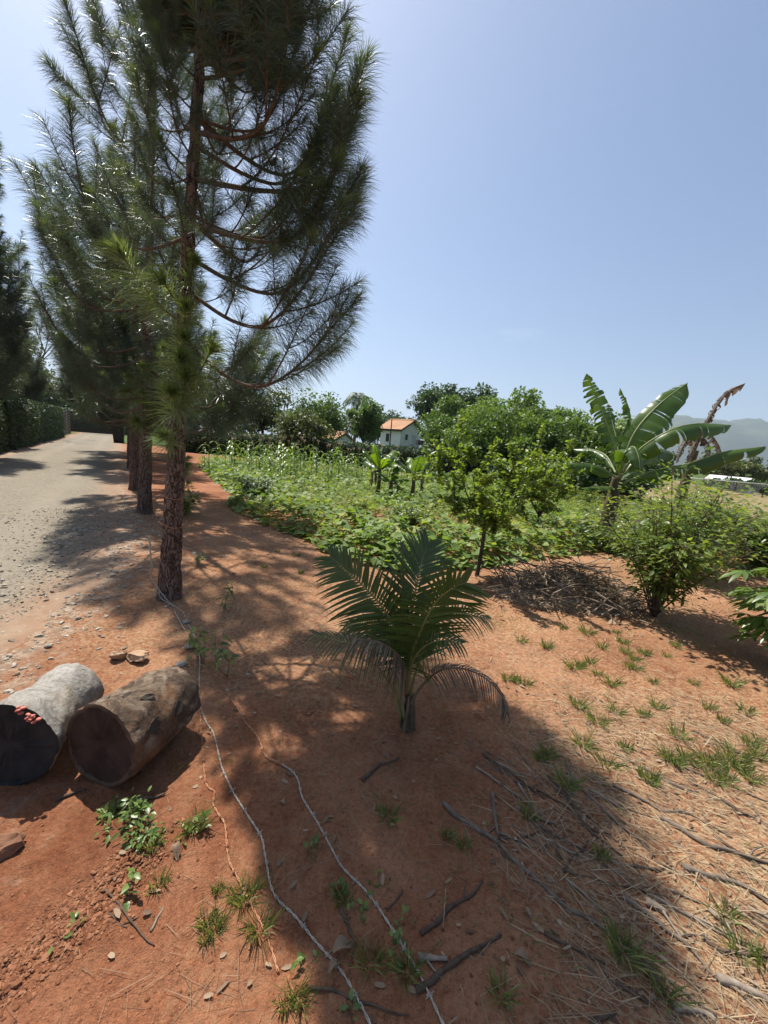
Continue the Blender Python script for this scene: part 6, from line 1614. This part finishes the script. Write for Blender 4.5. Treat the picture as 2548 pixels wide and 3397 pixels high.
def thin_grass():
    rng = np.random.default_rng(2180); x = rng.uniform(-1.2, 4.5, 4200); y = rng.uniform(1.0, 6.2, 4200)
    k = (~inside(PATCH, x, y)) & (rng.random(4200) < smooth(0.46, 0.66, fbm(x * 1.6, y * 1.6, 95, 3)) * np.where(x > 0.7, 1.0, 0.45)) & (in_road(x, y) < 0.1); x, y = x[k], y[k]; n = len(x)
    x = np.repeat(x, 3) + rng.normal(0, 0.015, n * 3); y = np.repeat(y, 3) + rng.normal(0, 0.015, n * 3); n = n * 3
    a = rng.uniform(0, 6.28, n); g = Geo()
    blades(g, np.stack([x, y, hgt(x, y) - 0.003], 1), np.stack([np.cos(a) * 0.7, np.sin(a) * 0.7, np.ones(n)], 1), np.stack([np.cos(a + 1.2), np.sin(a + 1.2), np.full(n, 0.3)], 1), rng.uniform(0.03, 0.095, n), 0.0018, BLADE, 0.4, 0)
    g.build('thin_grass', M['grass'], kind='stuff', label='sparse short grass sprouting over the red soil', cat='grass')
thin_grass()

# ------------------------------------------------------------------ seedlings and broadleaf weeds
shrub('seedling', 'low leafy seedling to the right of the nearest pine trunk', (-2.168,4.542), 0.22, 0.10, 4, 46, 0.055, M['cassava'], 2200, 0.22, 'seedling', None, 'wood_brown', 0.0025, 0.5, 0.2)
shrub('seedling', 'thin upright seedling with drooping leaves, upper of two', (-1.329,3.315), 0.36, 0.07, 3, 34, 0.06, M['bush'], 2201, 0.20, 'seedling', None, 'wood_brown', 0.0028, 0.3, 0.6)
shrub('seedling', 'tall thin seedling with drooping leaves beside the wires', (-0.943,2.396), 0.44, 0.10, 2, 34, 0.07, M['bush'], 2202, 0.20, 'seedling', None, 'wood_brown', 0.003, 0.25, 0.6)
shrub('seedling', 'dark seedling leaning over the wires behind the log', (-1.172,2.513), 0.30, 0.15, 4, 36, 0.065, M['bush'], 2203, 0.22, 'seedling', None, 'wood_brown', 0.0026, 0.4, 0.5)
shrub('weed', 'clump of bright broadleaf weeds below the brown log', (-0.898,1.351), 0.11, 0.08, 14, 150, 0.029, M['cassava'], 2204, 0.24, 'weed', None, 'wood_brown', 0.0016, 0.2, 0.2)
shrub('weed', 'lower part of the weed strip, left of the rusty wire', (-0.804,1.276), 0.075, 0.06, 9, 80, 0.030, M['cassava'], 2205, 0.24, 'weed', None, 'wood_brown', 0.0014, 0.2, 0.2)
shrub('weed', 'small weeds at the left of the broadleaf clump', (-1.011,1.394), 0.075, 0.05, 8, 70, 0.030, M['bush'], 2206, 0.24, 'weed', None, 'wood_brown', 0.0014, 0.2, 0.2)
shrub('weed', 'dark small weed between clump and rusty wire', (-0.647,1.341), 0.06, 0.04, 6, 44, 0.028, M['bush'], 2207, 0.24, 'weed', None, 'wood_brown', 0.0014, 0.2, 0.2)
shrub('weed', 'single broad-leaved weed above the propped stick', (-0.769,1.099), 0.06, 0.035, 3, 12, 0.036, M['cassava'], 2208, 0.26, 'weed', None, 'wood_brown', 0.0014, 0.4, 0.2)
shrub('weed', 'tiny yellow green weed on the clods at the lower left', (-0.854,1.007), 0.045, 0.02, 3, 12, 0.022, M['cassava'], 2209, 0.26, 'weed', None, 'wood_brown', 0.0012, 0.4, 0.2)
shrub('weed', 'green sprig growing out between the two logs', (-1.33, 1.84), 0.26, 0.04, 3, 22, 0.045, M['cassava'], 2210, 0.22, 'weed', None, 'wood_brown', 0.0018, 0.4, 0.3)
for i, q in enumerate([(0.045,1.105), (0.169,1.065), (-0.175,1.299), (0.023,0.860), (0.084,1.203), (-0.130,0.961), (0.160,0.976), (-0.040,1.177)]):
    shrub('weed', ['tiny light green weed left of the right wire', 'tiny light green weed right of the right wire', 'tiny weed leaf left of the right wire in the sun', 'bright tiny weed near the bottom between the wires', 'small weed at the shade edge beside the right wire', 'tiny weed on a thin stalk left of the grey wire', 'pale weed beside the short fat stick', 'small grassy weed left of the right wire'][i], q, 0.045, 0.025, 4, 16, 0.024, M['cassava'], 2220 + i, 0.28, 'weed', None, 'wood_brown', 0.0012, 0.4, 0.2)
shrub('shrub', 'leafy shrub with pointed leaves behind the nearest pine trunk', (-3.690,7.137), 0.62, 0.30, 10, 420, 0.10, M['bush'], 2240, 0.2, 'shrub', None, 'wood_brown', 0.004, 0.15, 0.4)
def young_pine():
    b = (-4.208,8.101); t = thing('pine_sapling', 'young pine with bright needles between the two nearest trunks', 'sapling', P3(b, -0.03))
    g = Geo(); tube(g, resample([(0, 0, 0), (0.02, 0, 0.5), (0, 0, 0.95)], 10), np.linspace(0.014, 0.006, 10), 6); g.build('stem', M['pine_twig'], t)
    for k in range(9):
        w_, n_ = SH[k % 4]; o = put('shoot', w_, t, (0, 0, 0.35 + 0.065 * k), (0, -0.5, k * 2.4), 0.62); put('needles', n_, o, kind='stuff')
young_pine()
